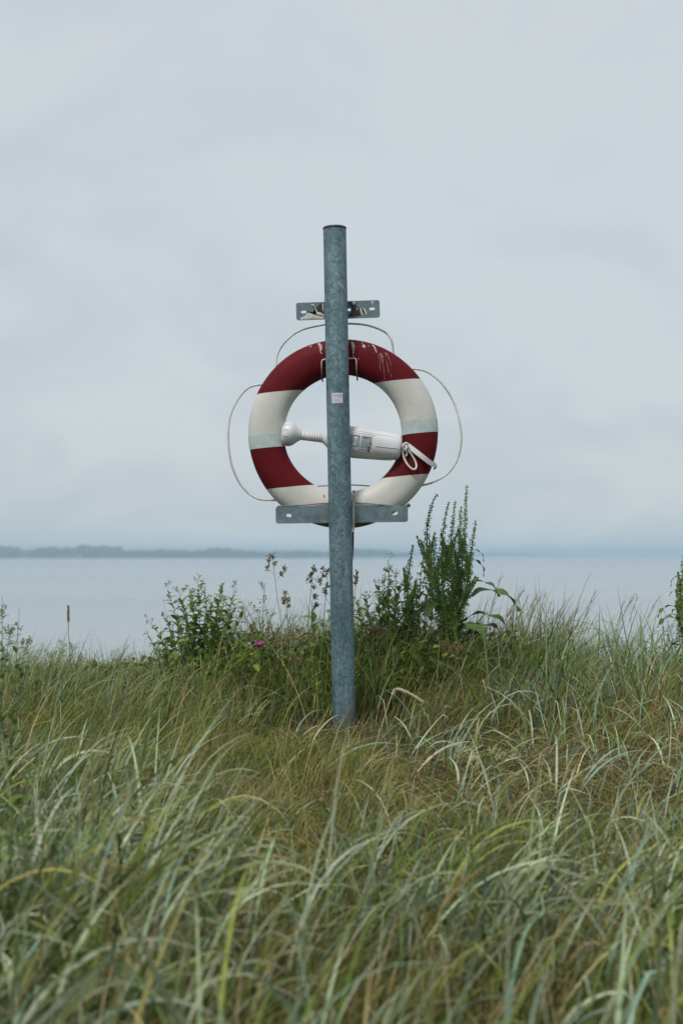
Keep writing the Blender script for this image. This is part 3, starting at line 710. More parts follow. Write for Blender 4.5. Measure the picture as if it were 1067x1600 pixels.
sets.append(blades(at_ground(x, y), L, U(.0016, .0042, n), rng.normal(.2, 1.3, n), np.abs(rng.normal(.2, .2, n)), U(.5, 1.9, n), U(-1.3, 1.3, n), col, col * .6 + np.array(PAL['tan']) * .4, 4))
# matted dead thatch lying on the soil
n = 30000; x, y = scatter(n, 1.6, 7.5, .5); k = clear_post(x, y); x, y = x[k], y[k]; n = len(x)
col = pick(n, {'tan': 3, 'brown': 3, 'olive': 3, 'pale': .8, 'rust': .6, 'dgreen': 2})
pz = np.clip(1.15 - np.hypot((x - .1) / .6, (y - 5.4) / .6), 0, 1) + .45 * (y < 3.6)  # same mask: nearer thatch is coloured darker for the shade between clumps
col = np.where((rng.random(n) < pz * 1.2)[:, None], pick(n, {'dgreen': 3, 'brown': 3, 'rust': .6}), col)
sets.append(blades(at_ground(x, y, .015), U(.06, .2, n), U(.0014, .003, n), U(-3.14, 3.14, n), U(.9, 1.35, n), U(1.3, 1.8, n), U(-1.3, 1.3, n), col, col, 3))
merge('meadow_grass', sets, M['grass'], 'fine short green and dry meadow grass covering the bank', 'grass')

def low(x, y):
    """how tall the near grass stands: knee high in front, shorter towards the open turf before the post"""
    px = W0 + x / y * FPX
    lim = np.interp(px, [0, 250, 420, 520, 700, 1067], [1105, 1150, 1225, 1235, 1255, 1250])
    return EYE - (lim - 866) / FPX * y - gz(x, y)
# left slope and around the post: longer soft grass leaning to the right
sets = []
def tussocks(nc, y0, y1, xf, per, spread, Lr, Wr, lean, pal, tipmix, S=6, fold=0., th1=(.7, 2.1), kinkp=.0, tipc='tan', pad=.5, phs=.6, th0=.22, hr=(.8, 1.2), cap=None, cmr=(.7, 1.3), capx=1.35):
    x, y = scatter(nc * 3, y0, y1, pad); k = xf(x, y) > rng.random(len(x)); x, y = x[k][:nc], y[k][:nc]
    nb = rng.integers(int(per * .6), int(per * 1.5) + 1, len(x)); cx = np.repeat(x, nb); cy = np.repeat(y, nb); n = len(cx)
    hs = np.repeat(U(*hr, len(x)), nb); cp = np.repeat(rng.normal(lean, phs, len(x)), nb)
    bx = cx + rng.normal(0, spread, n); by = cy + rng.normal(0, spread, n)
    k = clear_post(bx, by); bx, by, hs, cp = bx[k], by[k], hs[k], cp[k]; n = len(bx)
    ph = cp + rng.normal(0, .75, n); col = pick(n, pal); cm = np.repeat(U(*cmr, len(x)), nb)[k]; col = col * cm[:, None]
    tip = col * (1 - tipmix) + np.array(PAL[tipc]) * tipmix
    kink = np.where(rng.random(n) < kinkp, U(.35, .75, n), 0)
    Ln = U(*Lr, n) * hs
    if cap is not None: Ln = np.minimum(Ln, np.maximum(cap(bx, by), .07) * U(.6, capx, n))
    return blades(at_ground(bx, by, -.02), Ln, U(*Wr, n), ph, np.abs(rng.normal(th0, .18, n)), U(*th1, n), rng.normal(0, .7, n), col, tip, S, kink, fold, rng.normal(0, .35, n))
left = lambda x, y: (np.clip((-.02 - x) / .25, 0, 1) * .9 + .08) * (1 - frontz(x, y))
sets.append(tussocks(430, 4.0, 7.2, left, 26, .055, (.17, .36), (.002, .0058), .1, {'glauc': 3, 'green': 3, 'olive': 3, 'blue': 2, 'tan': 1.4, 'yolive': 1.5, 'dgreen': 2.5}, .3, 6, kinkp=.12, phs=1.15, th1=(.3, 2.1), hr=(.6, 1.25), cmr=(.55, 1.35), cap=lambda x, y: np.where(y < 5.2, low(x, y), 9)))
behind = lambda x, y: np.clip(1 - np.abs(x - .1) / .95, 0, 1)
sets.append(tussocks(400, 5.8, 7.0, behind, 34, .055, (.22, .52), (.002, .006), .2, {'green': 6, 'dgreen': 3, 'olive': 3, 'glauc': 1, 'tan': 1, 'yolive': 1}, .25, 6, kinkp=.1, phs=1.1, th1=(.3, 2.0), hr=(.6, 1.25), cmr=(.5, 1.35)))
nearpost = lambda x, y: np.clip(1 - np.hypot(x - .25, y - 5.85) / .7, 0, 1) * (1 - frontz(x, y))
sets.append(tussocks(90, 5.2, 6.2, nearpost, 34, .05, (.14, .30), (.0016, .003), .5, {'dgreen': 3, 'green': 2, 'brown': 2, 'olive': 2}, .4, 5))
n = 90; x = rng.normal(.0, .17, n); y = U(5.05, 5.5, n); col = pick(n, {'green': 2, 'tan': 2, 'glauc2': 2, 'olive': 2, 'dgreen': 1})
sets.append(blades(at_ground(x, y), U(.05, .14, n), U(.002, .0042, n), U(-3, 3, n), np.abs(rng.normal(.2, .2, n)), U(.2, 1.5, n), U(-1, 1, n), col, col, 6, np.where(rng.random(n) < .2, U(.4, .8, n), 0)))
merge('slope_grass', sets, M['grass'], 'longer soft grass leaning right on the slope beside and behind the post', 'grass')

# blue grey dune grass standing on the right crest
sets = []
rightf = lambda x, y: np.clip((x - .42) / .3, 0, 1) * (.35 + .65 * (vnoise(x, y, .4, 41) > .4))
sets.append(tussocks(250, 5.4, 7.6, rightf, 15, .06, (.22, .42), (.0035, .0085), .5, {'blue': 4, 'glauc': 4, 'green': 3, 'olive': 1.2, 'tan': .5, 'dgreen': 2}, .25, 7, .35, (.2, 1.9), .14, phs=1.6, th0=.2, hr=(.6, 1.4), cmr=(.55, 1.3)))
sets.append(tussocks(120, 3.7, 5.5, lambda x, y: np.clip((x + .15) / .5, .05, 1) * np.clip(np.hypot((x - .05) / .5, (y - 5.4) / .8), 0, 1), 5, .04, (.14, .34), (.003, .0085), .3, {'blue': 2, 'glauc2': 3, 'glauc': 3, 'green': 1.5, 'tan': 1, 'pale': .8}, .3, 7, .35, (.5, 2.3), .3, phs=1.4))
# broad pale blades fallen over on the dry turf
n = 60; x = U(-.2, 1.15, n); y = U(3.9, 5.2, n); col = pick(n, {'glauc2': 3, 'pale': 2, 'blue': 1})
sets.append(blades(at_ground(x, y, .02), U(.12, .3, n), U(.005, .009, n), rng.normal(.2, .8, n), U(.5, 1.2, n), U(1.5, 1.9, n), rng.normal(0, .7, n), col, col, 8, None, .3, rng.normal(0, .5, n)))
sets.append(tussocks(60, 5.8, 7.4, lambda x, y: np.clip((-.25 - x) / .3, 0, 1), 9, .05, (.2, .36), (.003, .006), .1, {'blue': 3, 'glauc': 3, 'green': 2}, .25, 7, .35, (.4, 1.7), .08))
merge('dune_grass', sets, M['lyme'], 'blue grey dune grass standing in tufts on the crest and right slope', 'grass')

# long arching dune grass in the foreground
sets = []
ff = lambda x, y: (.07 + .93 * (vnoise(x, y, .38, 51) * .7 + vnoise(x, y, .16, 52) * .3 > .48)) * (1 - .93 * frontz(x, y))
sets.append(tussocks(390, 1.75, 4.5, ff, 11, .07, (.24, .56), (.004, .012), .1, {'glauc': 4, 'glauc2': 3, 'blue': 3, 'olive': 1.5, 'green': 2.5, 'dgreen': 2, 'yolive': .8, 'orange': .2, 'tan': .6}, .3, 10, .3, (.5, 2.8), .16, phs=.95, th0=.3, hr=(.65, 1.3), cap=low, capx=1.75, cmr=(.6, 1.35)))
sets.append(tussocks(210, 1.75, 4.6, lambda x, y: 1 - frontz(x, y), 24, .07, (.16, .34), (.002, .005), .1, {'green': 3, 'dgreen': 6, 'olive': 2.5, 'yolive': 1, 'tan': .8, 'glauc': .8, 'brown': .8}, .4, 6, 0, (.3, 2.2), .1, phs=1.4, cap=low, cmr=(.55, 1.3)))  # dark greens put the shade of the gaps into the blade colour
merge('foreground_dune_grass', sets, M['lyme'], 'long pale arching dune grass blades in the soft foreground', 'grass')

# dry beige stalks scattered through
n = 1500; x, y = scatter(n, 2.0, 7.0, .5); k = clear_post(x, y) & (frontz(x, y) < .5 + .5 * (x > .3)); x, y = x[k], y[k]; n = len(x); col = pick(n, {'tan': 3, 'pale': 2, 'orange': .5})
merge('dry_stalks', [blades(at_ground(x, y), U(.16, .38, n), U(.0016, .0032, n), rng.normal(.2, 1.0, n), np.abs(rng.normal(.25, .3, n)), U(.4, 1.8, n), U(-1, 1, n), col, col, 6, np.where(rng.random(n) < .3, U(.4, .8, n), 0))],
      M['grass'], 'dry beige grass stalks scattered through the green', 'grass')

# low leafy ground cover behind the post (small oval leaves)
def oval_leaves(n, x, y, z, size, col):
    ph = U(-3.14, 3.14, n); el = rng.normal(.45, .5, n); ro = rng.normal(0, .5, n)
    d = np.stack([np.cos(el) * np.cos(ph), np.cos(el) * np.sin(ph), np.sin(el)], -1)
    s = np.stack([-np.sin(ph), np.cos(ph), np.zeros(n)], -1); nn_ = np.cross(d, s); s = s * np.cos(ro)[:, None] + nn_ * np.sin(ro)[:, None]; nn_ = np.cross(d, s)
    p = np.stack([x, y, z], -1); L_ = size[:, None]; w = L_ * .3
    pts = [p, p + d * L_ * .35 + s * w + nn_ * w * .25, p + d * L_ * .5, p + d * L_ * .35 - s * w + nn_ * w * .25, p + d * L_ * .75 + s * w * .7 + nn_ * w * .1 - np.array([0, 0, .1]) * L_, p + d * L_ * .75 - s * w * .7 + nn_ * w * .1 - np.array([0, 0, .1]) * L_, p + d * L_ - np.array([0, 0, .22]) * L_]
    V = np.stack(pts, 1).reshape(-1, 3); o = (np.arange(n) * 7)[:, None, None]
    q = np.array([[2, 1, 4, 6], [2, 6, 5, 3]]); tr_ = np.array([[0, 1, 2], [0, 2, 3]])
    return V, (q[None] + o).reshape(-1, 4), (tr_[None] + o).reshape(-1, 3), np.repeat(col, 7, 0)
n = 5200; x = np.concatenate([rng.normal(-.33, .2, n // 4), rng.normal(.32, .26, n // 2), rng.normal(-1.05, .25, n // 4)]); y = np.concatenate([rng.normal(6.25, .22, n // 4), rng.normal(6.25, .2, n // 2), rng.normal(6.7, .2, n // 4)]); n = len(x)
k = y > 5.8; x, y = x[k], y[k]; n = len(x); hgt = np.where(np.abs(x) > .8, .17, .30)
merge('leafy_ground_cover', [oval_leaves(n, x, y, gz(x, y) + U(.02, 1, n) ** .7 * hgt, U(.018, .045, n), pick(n, {'green': 4, 'dgreen': 4, 'olive': 1.5}))], M['cover'], 'low dark leafy ground cover between the grasses behind the post', 'ground cover')

# ------------------------------------------------------------------ single plants
def leaf_mesh(name, L, Wd, a0, a1, fold, mat_, n=7, wave=0., petiole=.0, rows=1, seed=0, prof=None):
    rr = random.Random(seed); vs = []; x = z = 0.; cols = 2 * rows + 1
    for i in range(n + 1):
        t_ = i / n; a = a0 + (a1 - a0) * t_
        if i: x += math.cos(a) * L / n; z += math.sin(a) * L / n
        w = Wd / 2 * (math.sin(math.pi * min(1, max(0, (t_ - petiole) / (1 - petiole))) ** .75) ** .8 if t_ > petiole else 0) + Wd * .03
        if i == n: w = Wd * .012
        for j in range(cols):
            q = (j - rows) / rows
            up = abs(q) * fold * w + wave * Wd * abs(q) * math.sin(t_ * 17 + (2.1 if q > 0 else 0) + seed) * rr.uniform(.6, 1.2)
            vs.append((x - math.sin(a) * up, q * w, z + math.cos(a) * up))
    fs = [(i * cols + j, i * cols + j + 1, (i + 1) * cols + j + 1, (i + 1) * cols + j) for i in range(n) for j in range(cols - 1)]
    me = bpy.data.meshes.new(name); me.from_pydata(vs, [], fs); me.polygons.foreach_set('use_smooth', [True] * len(fs)); me.materials.append(mat_); return me
LEAF = [leaf_mesh('leaf', .05, .0175, .55 - .1 * k, -.25 - .2 * k, .35, M['leaf_pale'], 6, seed=k) for k in range(4)]
LEAFD = [leaf_mesh('leaf', .05, .0185, .6 - .15 * k, -.2 - .3 * k, .35, M['leaf'], 6, seed=k) for k in range(4)]
def put(me, name, parent, p, az, el, roll, s):
    o = bpy.data.objects.new(name, me); COL.objects.link(o); o.parent = parent
    o.location = Vector(p) - Vector(parent['_o']); o.rotation_euler = (roll, -el, az); o.scale = (s, s, s); return o
def bez(a, c, b_, n=12): return [a * (1 - t_) ** 2 + c * 2 * t_ * (1 - t_) + b_ * t_ * t_ for t_ in (k / n for k in range(n + 1))]

def leafy_plant(bpx, D, tips, label, name='leafy_plant', meshes=LEAF, leaf=1.0, nl=13, buds=True, group=None, sr=.0026, wob=.03, cat='plant', lo=.12, extra=0):
    bx = (bpx - W0) / FPX * D; root = Vector((bx, D, float(gz(bx, D))))
    th = thing(name, root, label, cat, group)
    tips = list(tips) + [(x_ + random.uniform(-11, 11), y_ + random.uniform(14, 46)) for x_, y_ in tips for _ in range(extra)]
    for px, py in tips:
        Dt = D + random.uniform(-.12, .12); tip = P(px, py, Dt)
        b0 = root + Vector(((tip.x - bx) * .35 + random.uniform(-.02, .02), (Dt - D) * .6, -.02)); h = tip.z - b0.z
        c = b0 + Vector(((tip.x - b0.x) * .25 + random.uniform(-wob, wob), 0, h * .62)); pts = bez(b0, c, tip, 12)
        st = MB().tube(pts, [sr * (1 - .7 * k / 12) for k in range(13)], 6).build('stem', M['stem'], th)
        az = random.uniform(0, 6.28); m_ = max(6, int(nl * 1.5 * min(1.3, h / .38)))
        for k in range(m_):
            t_ = lo + (.93 - lo) * (k + random.uniform(-.3, .3)) / m_; t_ = max(.03, t_); i = min(11, int(t_ * 12)); p = pts[i].lerp(pts[i + 1], t_ * 12 - i)
            az += 2.4 + random.uniform(-.5, .5)
            put(random.choice(meshes), 'leaf', st, p, az, random.uniform(.2, .95), random.uniform(-.5, .5), leaf * random.uniform(.7, 1.15) * (1.25 - .75 * t_))
        if buds:
            mb = MB(); tang = (pts[-1] - pts[-3]).normalized()
            for q in range(random.randint(4, 6)):
                t_ = random.uniform(.72, 1.0); i = min(11, int(t_ * 12)); p = pts[i].lerp(pts[i + 1], t_ * 12 - i)
                d = (tang + Vector((random.uniform(-1, 1), random.uniform(-1, 1), random.uniform(-.1, .5))) * .8).normalized(); e = p + d * random.uniform(.018, .045)
                mb.tube([p, p.lerp(e, .5) + Vector((0, 0, .002)), e], [.0008, .0007, .0006], 4)
                for w in range(random.randint(5, 9)):
                    f = e + Vector((random.gauss(0, 1), random.gauss(0, 1), random.gauss(.2, 1))) * .0055; mb.octa(f, (random.gauss(0, 1), random.gauss(0, 1), 1), random.uniform(.003, .0052), random.uniform(.0022, .004))
            tag(mb.build('bud_cluster', M['bud'], st, smooth=False), kind='stuff')
    return th
leafy_plant(312, 6.25, [(262, 922), (237, 974), (308, 903), (352, 907), (369, 919), (386, 948), (344, 926), (280, 927), (296, 915), (248, 1008), (330, 940), (320, 918), (270, 955), (362, 960)],
            'bushy green herb with loose bud clusters left of the post', nl=17, leaf=1.45, extra=1)
leafy_plant(410, 6.3, [(414, 918), (402, 955), (425, 960)], 'thin branching herb between the bushy herb and the post', nl=9, leaf=.75)
leafy_plant(600, 6.15, [(558, 935), (570, 920), (592, 903), (606, 875), (618, 891), (629, 905), (580, 960), (644, 925), (600, 950), (625, 948), (566, 965)],
            'leafy herb with bud clusters just right of the post', nl=15, leaf=1.4, extra=1)
leafy_plant(655, 6.25, [(659, 876), (648, 905), (668, 915), (676, 950), (640, 940)], 'slender leafy herb at the left foot of the tall dock', nl=13, leaf=1.2, extra=1)
leafy_plant(-6, 4.2, [(4, 932), (31, 950), (18, 985), (-14, 945), (-30, 960), (40, 1010)], 'blurred leafy herb at the left edge of the picture', nl=13, leaf=.95, meshes=LEAFD)
leafy_plant(22, 2.9, [(10, 1165), (40, 1180), (70, 1205), (-10, 1190), (25, 1230), (55, 1260)], 'low blurred green leafy herb in the left foreground', nl=12, leaf=.8, buds=False, meshes=LEAFD)
leafy_plant(100, 6.4, [(95, 1008), (116, 1012), (80, 1025), (128, 1030)], 'short herb beside the tall single plantain spike', nl=8, leaf=.7)
leafy_plant(176, 6.5, [(174, 1014), (180, 1030)], 'small upright leafy shoot on the left crest', nl=8, leaf=.7, buds=False)
leafy_plant(1032, 6.3, [(1030, 952), (1020, 975), (1043, 968)], 'small leafy herb near the right edge of the picture', nl=9, leaf=.8, buds=False)
leafy_plant(800, 6.2, [(800, 956), (792, 975), (815, 985)], 'small herb among the wispy grass right of the dock', nl=8, leaf=.8, buds=False)
leafy_plant(487, 6.05, [(487, 940), (482, 985), (494, 990)], 'upright herb with long broad leaves left of the post', nl=9, leaf=1.9, buds=False, meshes=LEAFD, sr=.004)
leafy_plant(735, 6.0, [(715, 1010), (740, 1005), (755, 1020), (725, 1030)], 'low dark leafy herb under the tall dock', nl=11, leaf=1.4, buds=False, meshes=LEAFD)
leafy_plant(925, 5.5, [(915, 1085), (935, 1075)], 'small broad leaved herb in the grass on the right', nl=6, leaf=1.5, buds=False, meshes=LEAFD)

leafy_plant(448, 6.2, [(430, 985), (455, 974), (470, 990), (440, 1000), (462, 1004)], 'low leafy herb beneath the cocksfoot stems left of the post', nl=10, leaf=1.2, extra=1)
leafy_plant(520, 6.25, [(503, 968), (514, 955), (528, 970), (548, 962), (556, 985)], 'leafy herb half hidden behind the post', nl=11, leaf=1.2, extra=1)
leafy_plant(775, 6.35, [(766, 985), (781, 974), (758, 1000), (793, 1000), (772, 1008)], 'low leafy herb just right of the tall dock', nl=10, leaf=1.1, buds=False)
leafy_plant(668, 5.95, [(655, 988), (690, 980), (640, 1000), (672, 1008), (622, 1010), (705, 1012)], 'low dense leafy herb in front of the tall dock', nl=11, leaf=1.3, buds=False, extra=1)
leafy_plant(375, 6.05, [(362, 1005), (385, 1012), (398, 1022), (350, 1025)], 'low leafy herb at the right foot of the bushy herb', nl=10, leaf=1.1, buds=False)
DOCKL = [leaf_mesh('leaf', .30, .068, .75 - .12 * k, -1.35 - .15 * k, .15, M['dock_leaf'], 16, .16, .12, 2, seed=k) for k in range(3)]
DOCKN = [leaf_mesh('leaf', .12, .017, .7 - .2 * k, -1.2 - .3 * k, .2, M['dock_leaf'], 12, .25, .08, 1, seed=k) for k in range(3)]
def dock(bpx, D, stalks, bigleaves, label, group=None):
    bx = (bpx - W0) / FPX * D; root = Vector((bx, D, float(gz(bx, D)))); th = thing('dock_plant', root, label, 'dock', group)
    for pth, start in stalks:
        Dt = D + random.uniform(-.06, .06)
        pts = smoothline([root + Vector((random.uniform(-.02, .02), random.uniform(-.02, .02), -.02))] + [P(x, y, Dt) for x, y in pth], 5); n = len(pts)
        st = MB().tube(pts, [.0046 * (1 - .75 * k / n) for k in range(n)], 7).build('stalk', M['dock_stem'], th)
        ln = [0]
        for k in range(1, n): ln.append(ln[-1] + (pts[k] - pts[k - 1]).length)
        tot = ln[-1]; s0 = tot * start; mb = MB(); s_ = s0
        def pt(s):
            k = next((i for i in range(1, n) if ln[i] >= s), n - 1); u = (s - ln[k - 1]) / max(1e-6, ln[k] - ln[k - 1]); return pts[k - 1].lerp(pts[k], u), (pts[k] - pts[k - 1]).normalized()
        while s_ < tot:
            c, tg = pt(s_); f = (s_ - s0) / (tot - s0); rad = .026 * (1 - .78 * f) * random.uniform(.65, 1.3)
            for w in range(int(20 * (1 - .55 * f))):
                a = random.uniform(0, 6.28); d = Vector((math.cos(a), math.sin(a), random.uniform(-.5, .6)))
                mb.octa(c + d * rad * random.uniform(.4, 1.15), d + Vector((0, 0, -.6)), random.uniform(.0045, .0075) * (1 - .4 * f), random.uniform(.0028, .0046) * (1 - .4 * f))
            s_ += random.uniform(.006, .014)
        # short side branches, each a small spike of its own
        for q in range(9):
            s1 = s0 + (tot - s0) * random.uniform(.02, .55); c, tg = pt(s1); a = random.uniform(0, 6.28); d = (tg + Vector((math.cos(a), math.sin(a), 0)) * .32).normalized(); ll = random.uniform(.06, .14)
            mb.tube([c, c + d * ll * .5, c + d * ll + Vector((0, 0, ll * .1))], [.0014, .0011, .0006], 4)
            for w in range(int(ll * 900)):
                u = random.uniform(.15, 1); aa = random.uniform(0, 6.28); e = Vector((math.cos(aa), math.sin(aa), random.uniform(-.4, .4)))
                mb.octa(c + d * ll * u + e * .010 * (1.15 - u) , e, random.uniform(.004, .0065), random.uniform(.0026, .004))
        tag(mb.build('seed_spike', M['dock_seed'], st, smooth=False), kind='stuff')
        for q in range(13):
            s1 = tot * (start * .55 + .5 * random.random() * (1 - start * .5)); c, tg = pt(s1)
            put(random.choice(DOCKN), 'leaf', st, c, random.uniform(0, 6.28), random.uniform(0, .7), random.uniform(-.3, .3), random.uniform(.45, .85))
    for px, py, az, el, s_, sh in bigleaves:
        put((DOCKL if sh == 'L' else DOCKN)[random.randrange(3)], 'leaf', th, P(px, py, D + random.uniform(-.03, .03)), R(az), el, random.uniform(-.3, .3), s_)
    return th
dock(707, 6.1, [([(694, 985), (672, 915), (667, 860), (668, 820), (675, 788), (683, 772)], .36), ([(700, 985), (692, 920), (690, 860), (694, 815), (701, 784)], .38),
                ([(706, 985), (705, 920), (703, 860), (707, 820), (711, 782)], .40), ([(711, 985), (717, 925), (722, 880), (726, 820), (729, 759)], .40),
                ([(714, 985), (727, 925), (734, 880), (739, 840), (743, 812)], .48), ([(708, 985), (712, 930), (715, 880), (718, 830), (720, 793)], .42), ([(698, 985), (683, 930), (678, 880), (680, 840)], .5)],
     [(722, 942, -8, .35, 1.0, 'L'), (727, 918, -20, .25, .62, 'L'), (718, 975, -25, .3, .95, 'L'), (733, 874, 5, -.1, .95, 'N'), (735, 860, -10, .1, .75, 'N'), (700, 955, 195, .2, .7, 'L'),
      (700, 965, 240, .4, .8, 'L'), (712, 990, 300, .3, .9, 'L'), (690, 975, 170, .5, .8, 'L'), (725, 1000, -40, .5, .8, 'L'), (680, 900, 10, .2, .8, 'N'), (668, 890, 0, .2, .7, 'N'), (708, 950, 100, .5, .8, 'L')],
     'tall dark green dock with seed spikes right of the post')
dock(640, 6.2, [([(637, 960), (637, 905), (641, 875), (646, 851)], .5)], [(637, 960, 200, .3, .5, 'L')], 'short single dock spike between the post and the tall dock')
dock(1066, 6.1, [([(1066, 980), (1063, 930), (1066, 890), (1070, 860)], .45), ([(1074, 980), (1078, 920), (1080, 860)], .45)],
     [(1066, 925, 185, .3, .6, 'N'), (1067, 900, 170, .1, .7, 'N'), (1066, 955, 190, .4, .5, 'L'), (1066, 975, 200, .4, .5, 'L')], 'dark dock cut off by the right edge of the picture')

# cocksfoot: tall thin stems with lumpy seed clusters
def cocksfoot(stem, heads, D, label):
    bx = P(stem[0][0], stem[0][1], D).x; root = Vector((bx, D, float(gz(bx, D)))); th = thing('cocksfoot_stem', root, label, 'grass stem', 'cocksfoot stems near the post')
    pts = smoothline([root] + [P(x, y, D) for x, y in stem], 5); MB().tube(pts, [.0016 * (1 - .5 * k / len(pts)) for k in range(len(pts))], 6).build('stem', M['greenstem'], th)
    top_ = pts[-1]
    for hx, hy, sz in heads:
        c = P(hx, hy, D + random.uniform(-.01, .01)); mb = MB(); j = min(pts, key=lambda p: (p - c).length + max(0, p.z - c.z + .02) * 4)
        if (j - c).length > .012: mb.tube([j, j.lerp(c, .5) + Vector((0, 0, -.003)), c], .0006, 4)
        for w in range(int(26 * sz)):
            d = Vector((random.gauss(0, .75), random.gauss(0, .75), random.gauss(.1, 1.0))); mb.octa(c + d * .0068 * sz, d + Vector((0, 0, 1.2)), random.uniform(.0045, .0075) * sz ** .5, random.uniform(.0022, .0036))
        mb.build('seed_cluster', M['cocks'], th, smooth=False)
cocksfoot([(440, 985), (434, 940), (428, 890), (425, 872)], [(424, 869, 1.1), (430, 879, .8), (418, 887, 1.0), (444, 889, 1.05), (439, 897, 1.0), (420, 876, .7)], 6.0, 'tallest thin cocksfoot stem with brown seed clusters left of the post')
cocksfoot([(450, 988), (448, 960), (447, 930)], [(446, 926, .8), (444, 935, 1.0), (450, 937, 1.0), (451, 946, .9), (444, 942, .8)], 6.05, 'short cocksfoot stem with one dark head below the tallest one')
cocksfoot([(480, 1000), (484, 940), (488, 900), (491, 888)], [(491, 890, 1.0), (486, 897, .9), (484, 907, 1.1), (490, 916, .9), (493, 933, 1.0), (494, 945, 1.0)], 6.0, 'cocksfoot stem with clusters down its length left of the post')
cocksfoot([(503, 1005), (508, 945), (511, 910), (513, 888)], [(512, 891, 1.0), (505, 898, 1.0), (499, 907, 1.1), (511, 915, 1.0), (508, 924, 1.1), (504, 888, .7)], 6.05, 'cocksfoot stem whose heads touch the left edge of the post')
cocksfoot([(548, 1000), (553, 940), (557, 895)], [(557.5, 895, .8), (556, 903, 1.0), (555, 911, 1.0)], 6.05, 'cocksfoot stem peeking out on the right edge of the post')
cocksfoot([(392, 1010), (395, 990), (398, 978)], [(398, 975, .9), (394, 984, .9), (401, 986, .7)], 6.1, 'small pale seed head beside the bushy herb on the left')
cocksfoot([(418, 1015), (420, 995), (420, 985)], [(420, 982, .8), (418, 992, 1.0), (424, 998, .8)], 6.0, 'low brown seed head next to the pink flower')

def spent_heads(pts_, D, label, mk='spent'):
    x0, y0 = pts_[0]; bx = P(x0, y0, D).x; root = Vector((bx, D, float(gz(bx, D)))); th = thing('spent_flower_plant', root, label, 'dry plant', 'dry seed heads behind the post')
    for px, py in pts_:
        c = P(px, py, D + random.uniform(-.05, .05)); MB().tube([root, root.lerp(c, .6) + Vector((random.uniform(-.01, .01), 0, .01)), c], [.0015, .0012, .0008], 5).build('stem', M['straw'], th)
        mb = MB()
        for w in range(46):
            d = Vector((random.gauss(0, 1), random.gauss(0, 1), random.gauss(0, .8))); mb.octa(c + d * .011, d, random.uniform(.003, .006), random.uniform(.0022, .004))
        mb.build('seed_head', M[mk], th, smooth=False)
spent_heads([(440, 996), (455, 990), (466, 984), (478, 998), (434, 1004)], 6.0, 'reddish brown dry seed heads left of the post')
spent_heads([(693, 1008), (705, 1014), (716, 1012), (700, 1022), (712, 1026)], 5.9, 'brown dry seed heads at the foot of the tall dock')
spent_heads([(590, 983), (596, 990)], 6.0, 'pair of brown seed heads beside the small pink flower')
spent_heads([(590, 1030), (603, 1036), (615, 1030)], 5.9, 'pale dry seed heads low to the right of the post')
for k_, (pp, lab_) in enumerate([([(727, 1172), (733, 1180)], 'pale fluffy seed heads at the left of the dry patch'), ([(775, 1172), (781, 1180), (799, 1186), (806, 1178)], 'pale fluffy seed heads in the middle of the dry patch'), ([(860, 1222), (870, 1218)], 'pale fluffy seed heads lowest in the dry patch')]):
    spent_heads(pp, 4.75, lab_, 'ear')
spent_heads([(660, 945), (668, 940)], 6.1, 'pale spent heads among the herb left of the dock')

PET = leaf_mesh('petal', .026, .020, 1.0, .25, .3, M['petal'], 5)
def pink(px, py, D, s, label, npet=6):
    c = P(px, py, D); root = Vector((c.x, D, float(gz(c.x, D)))); th = thing('pink_flower', root, label, 'flower', 'pink flowers behind the post')
    st = MB().tube([root, root.lerp(c, .5) + Vector((.006, 0, 0)), c], [.002, .0018, .0014], 6).build('stem', M['stem'], th)
    for k in range(npet): put(PET, 'petal', th, c, k * 6.283 / npet + random.uniform(-.2, .2), random.uniform(-.1, .35), random.uniform(-.3, .3), s * random.uniform(.85, 1.15))
    for k in range(6): put(random.choice(LEAFD), 'leaf', st, root.lerp(c, .35 + .1 * k), k * 2.4, .3, 0, .8)
pink(405, 1012, 5.95, 1.2, 'bright magenta flower in the grass left of the post', 7)
pink(462, 1032, 5.9, .55, 'small faded pink flower closest to the left of the post')
pink(582, 987, 5.95, .6, 'tiny magenta flower just right of the post')

# plantain spike
c0, c1 = P(110, 1040, 6.3), P(107, 946, 6.3); root = Vector((c0.x, 6.3, float(gz(c0.x, 6.3))))
th = thing('plantain_spike', root, 'tall single plantain spike on the left crest', 'plantain')
MB().tube(smoothline([root, c0, P(107.6, 985, 6.3), c1]), .0017, 6).build('stem', M['greenstem'], th)
mb = MB()
for w in range(130):
    u = random.random(); a = random.uniform(0, 6.28); d = Vector((math.cos(a), math.sin(a), .3)); mb.octa(P(107.3, 946 + 26 * u, 6.3) + d * .0045 * (.6 + .4 * math.sin(math.pi * u)), d, .0035, .0022)
mb.build('seed_spike', M['cocks'], th, smooth=False)
for k in range(4): put(LEAFD[k], 'leaf', th, root, k * 1.6, .9, 0, 2.0)

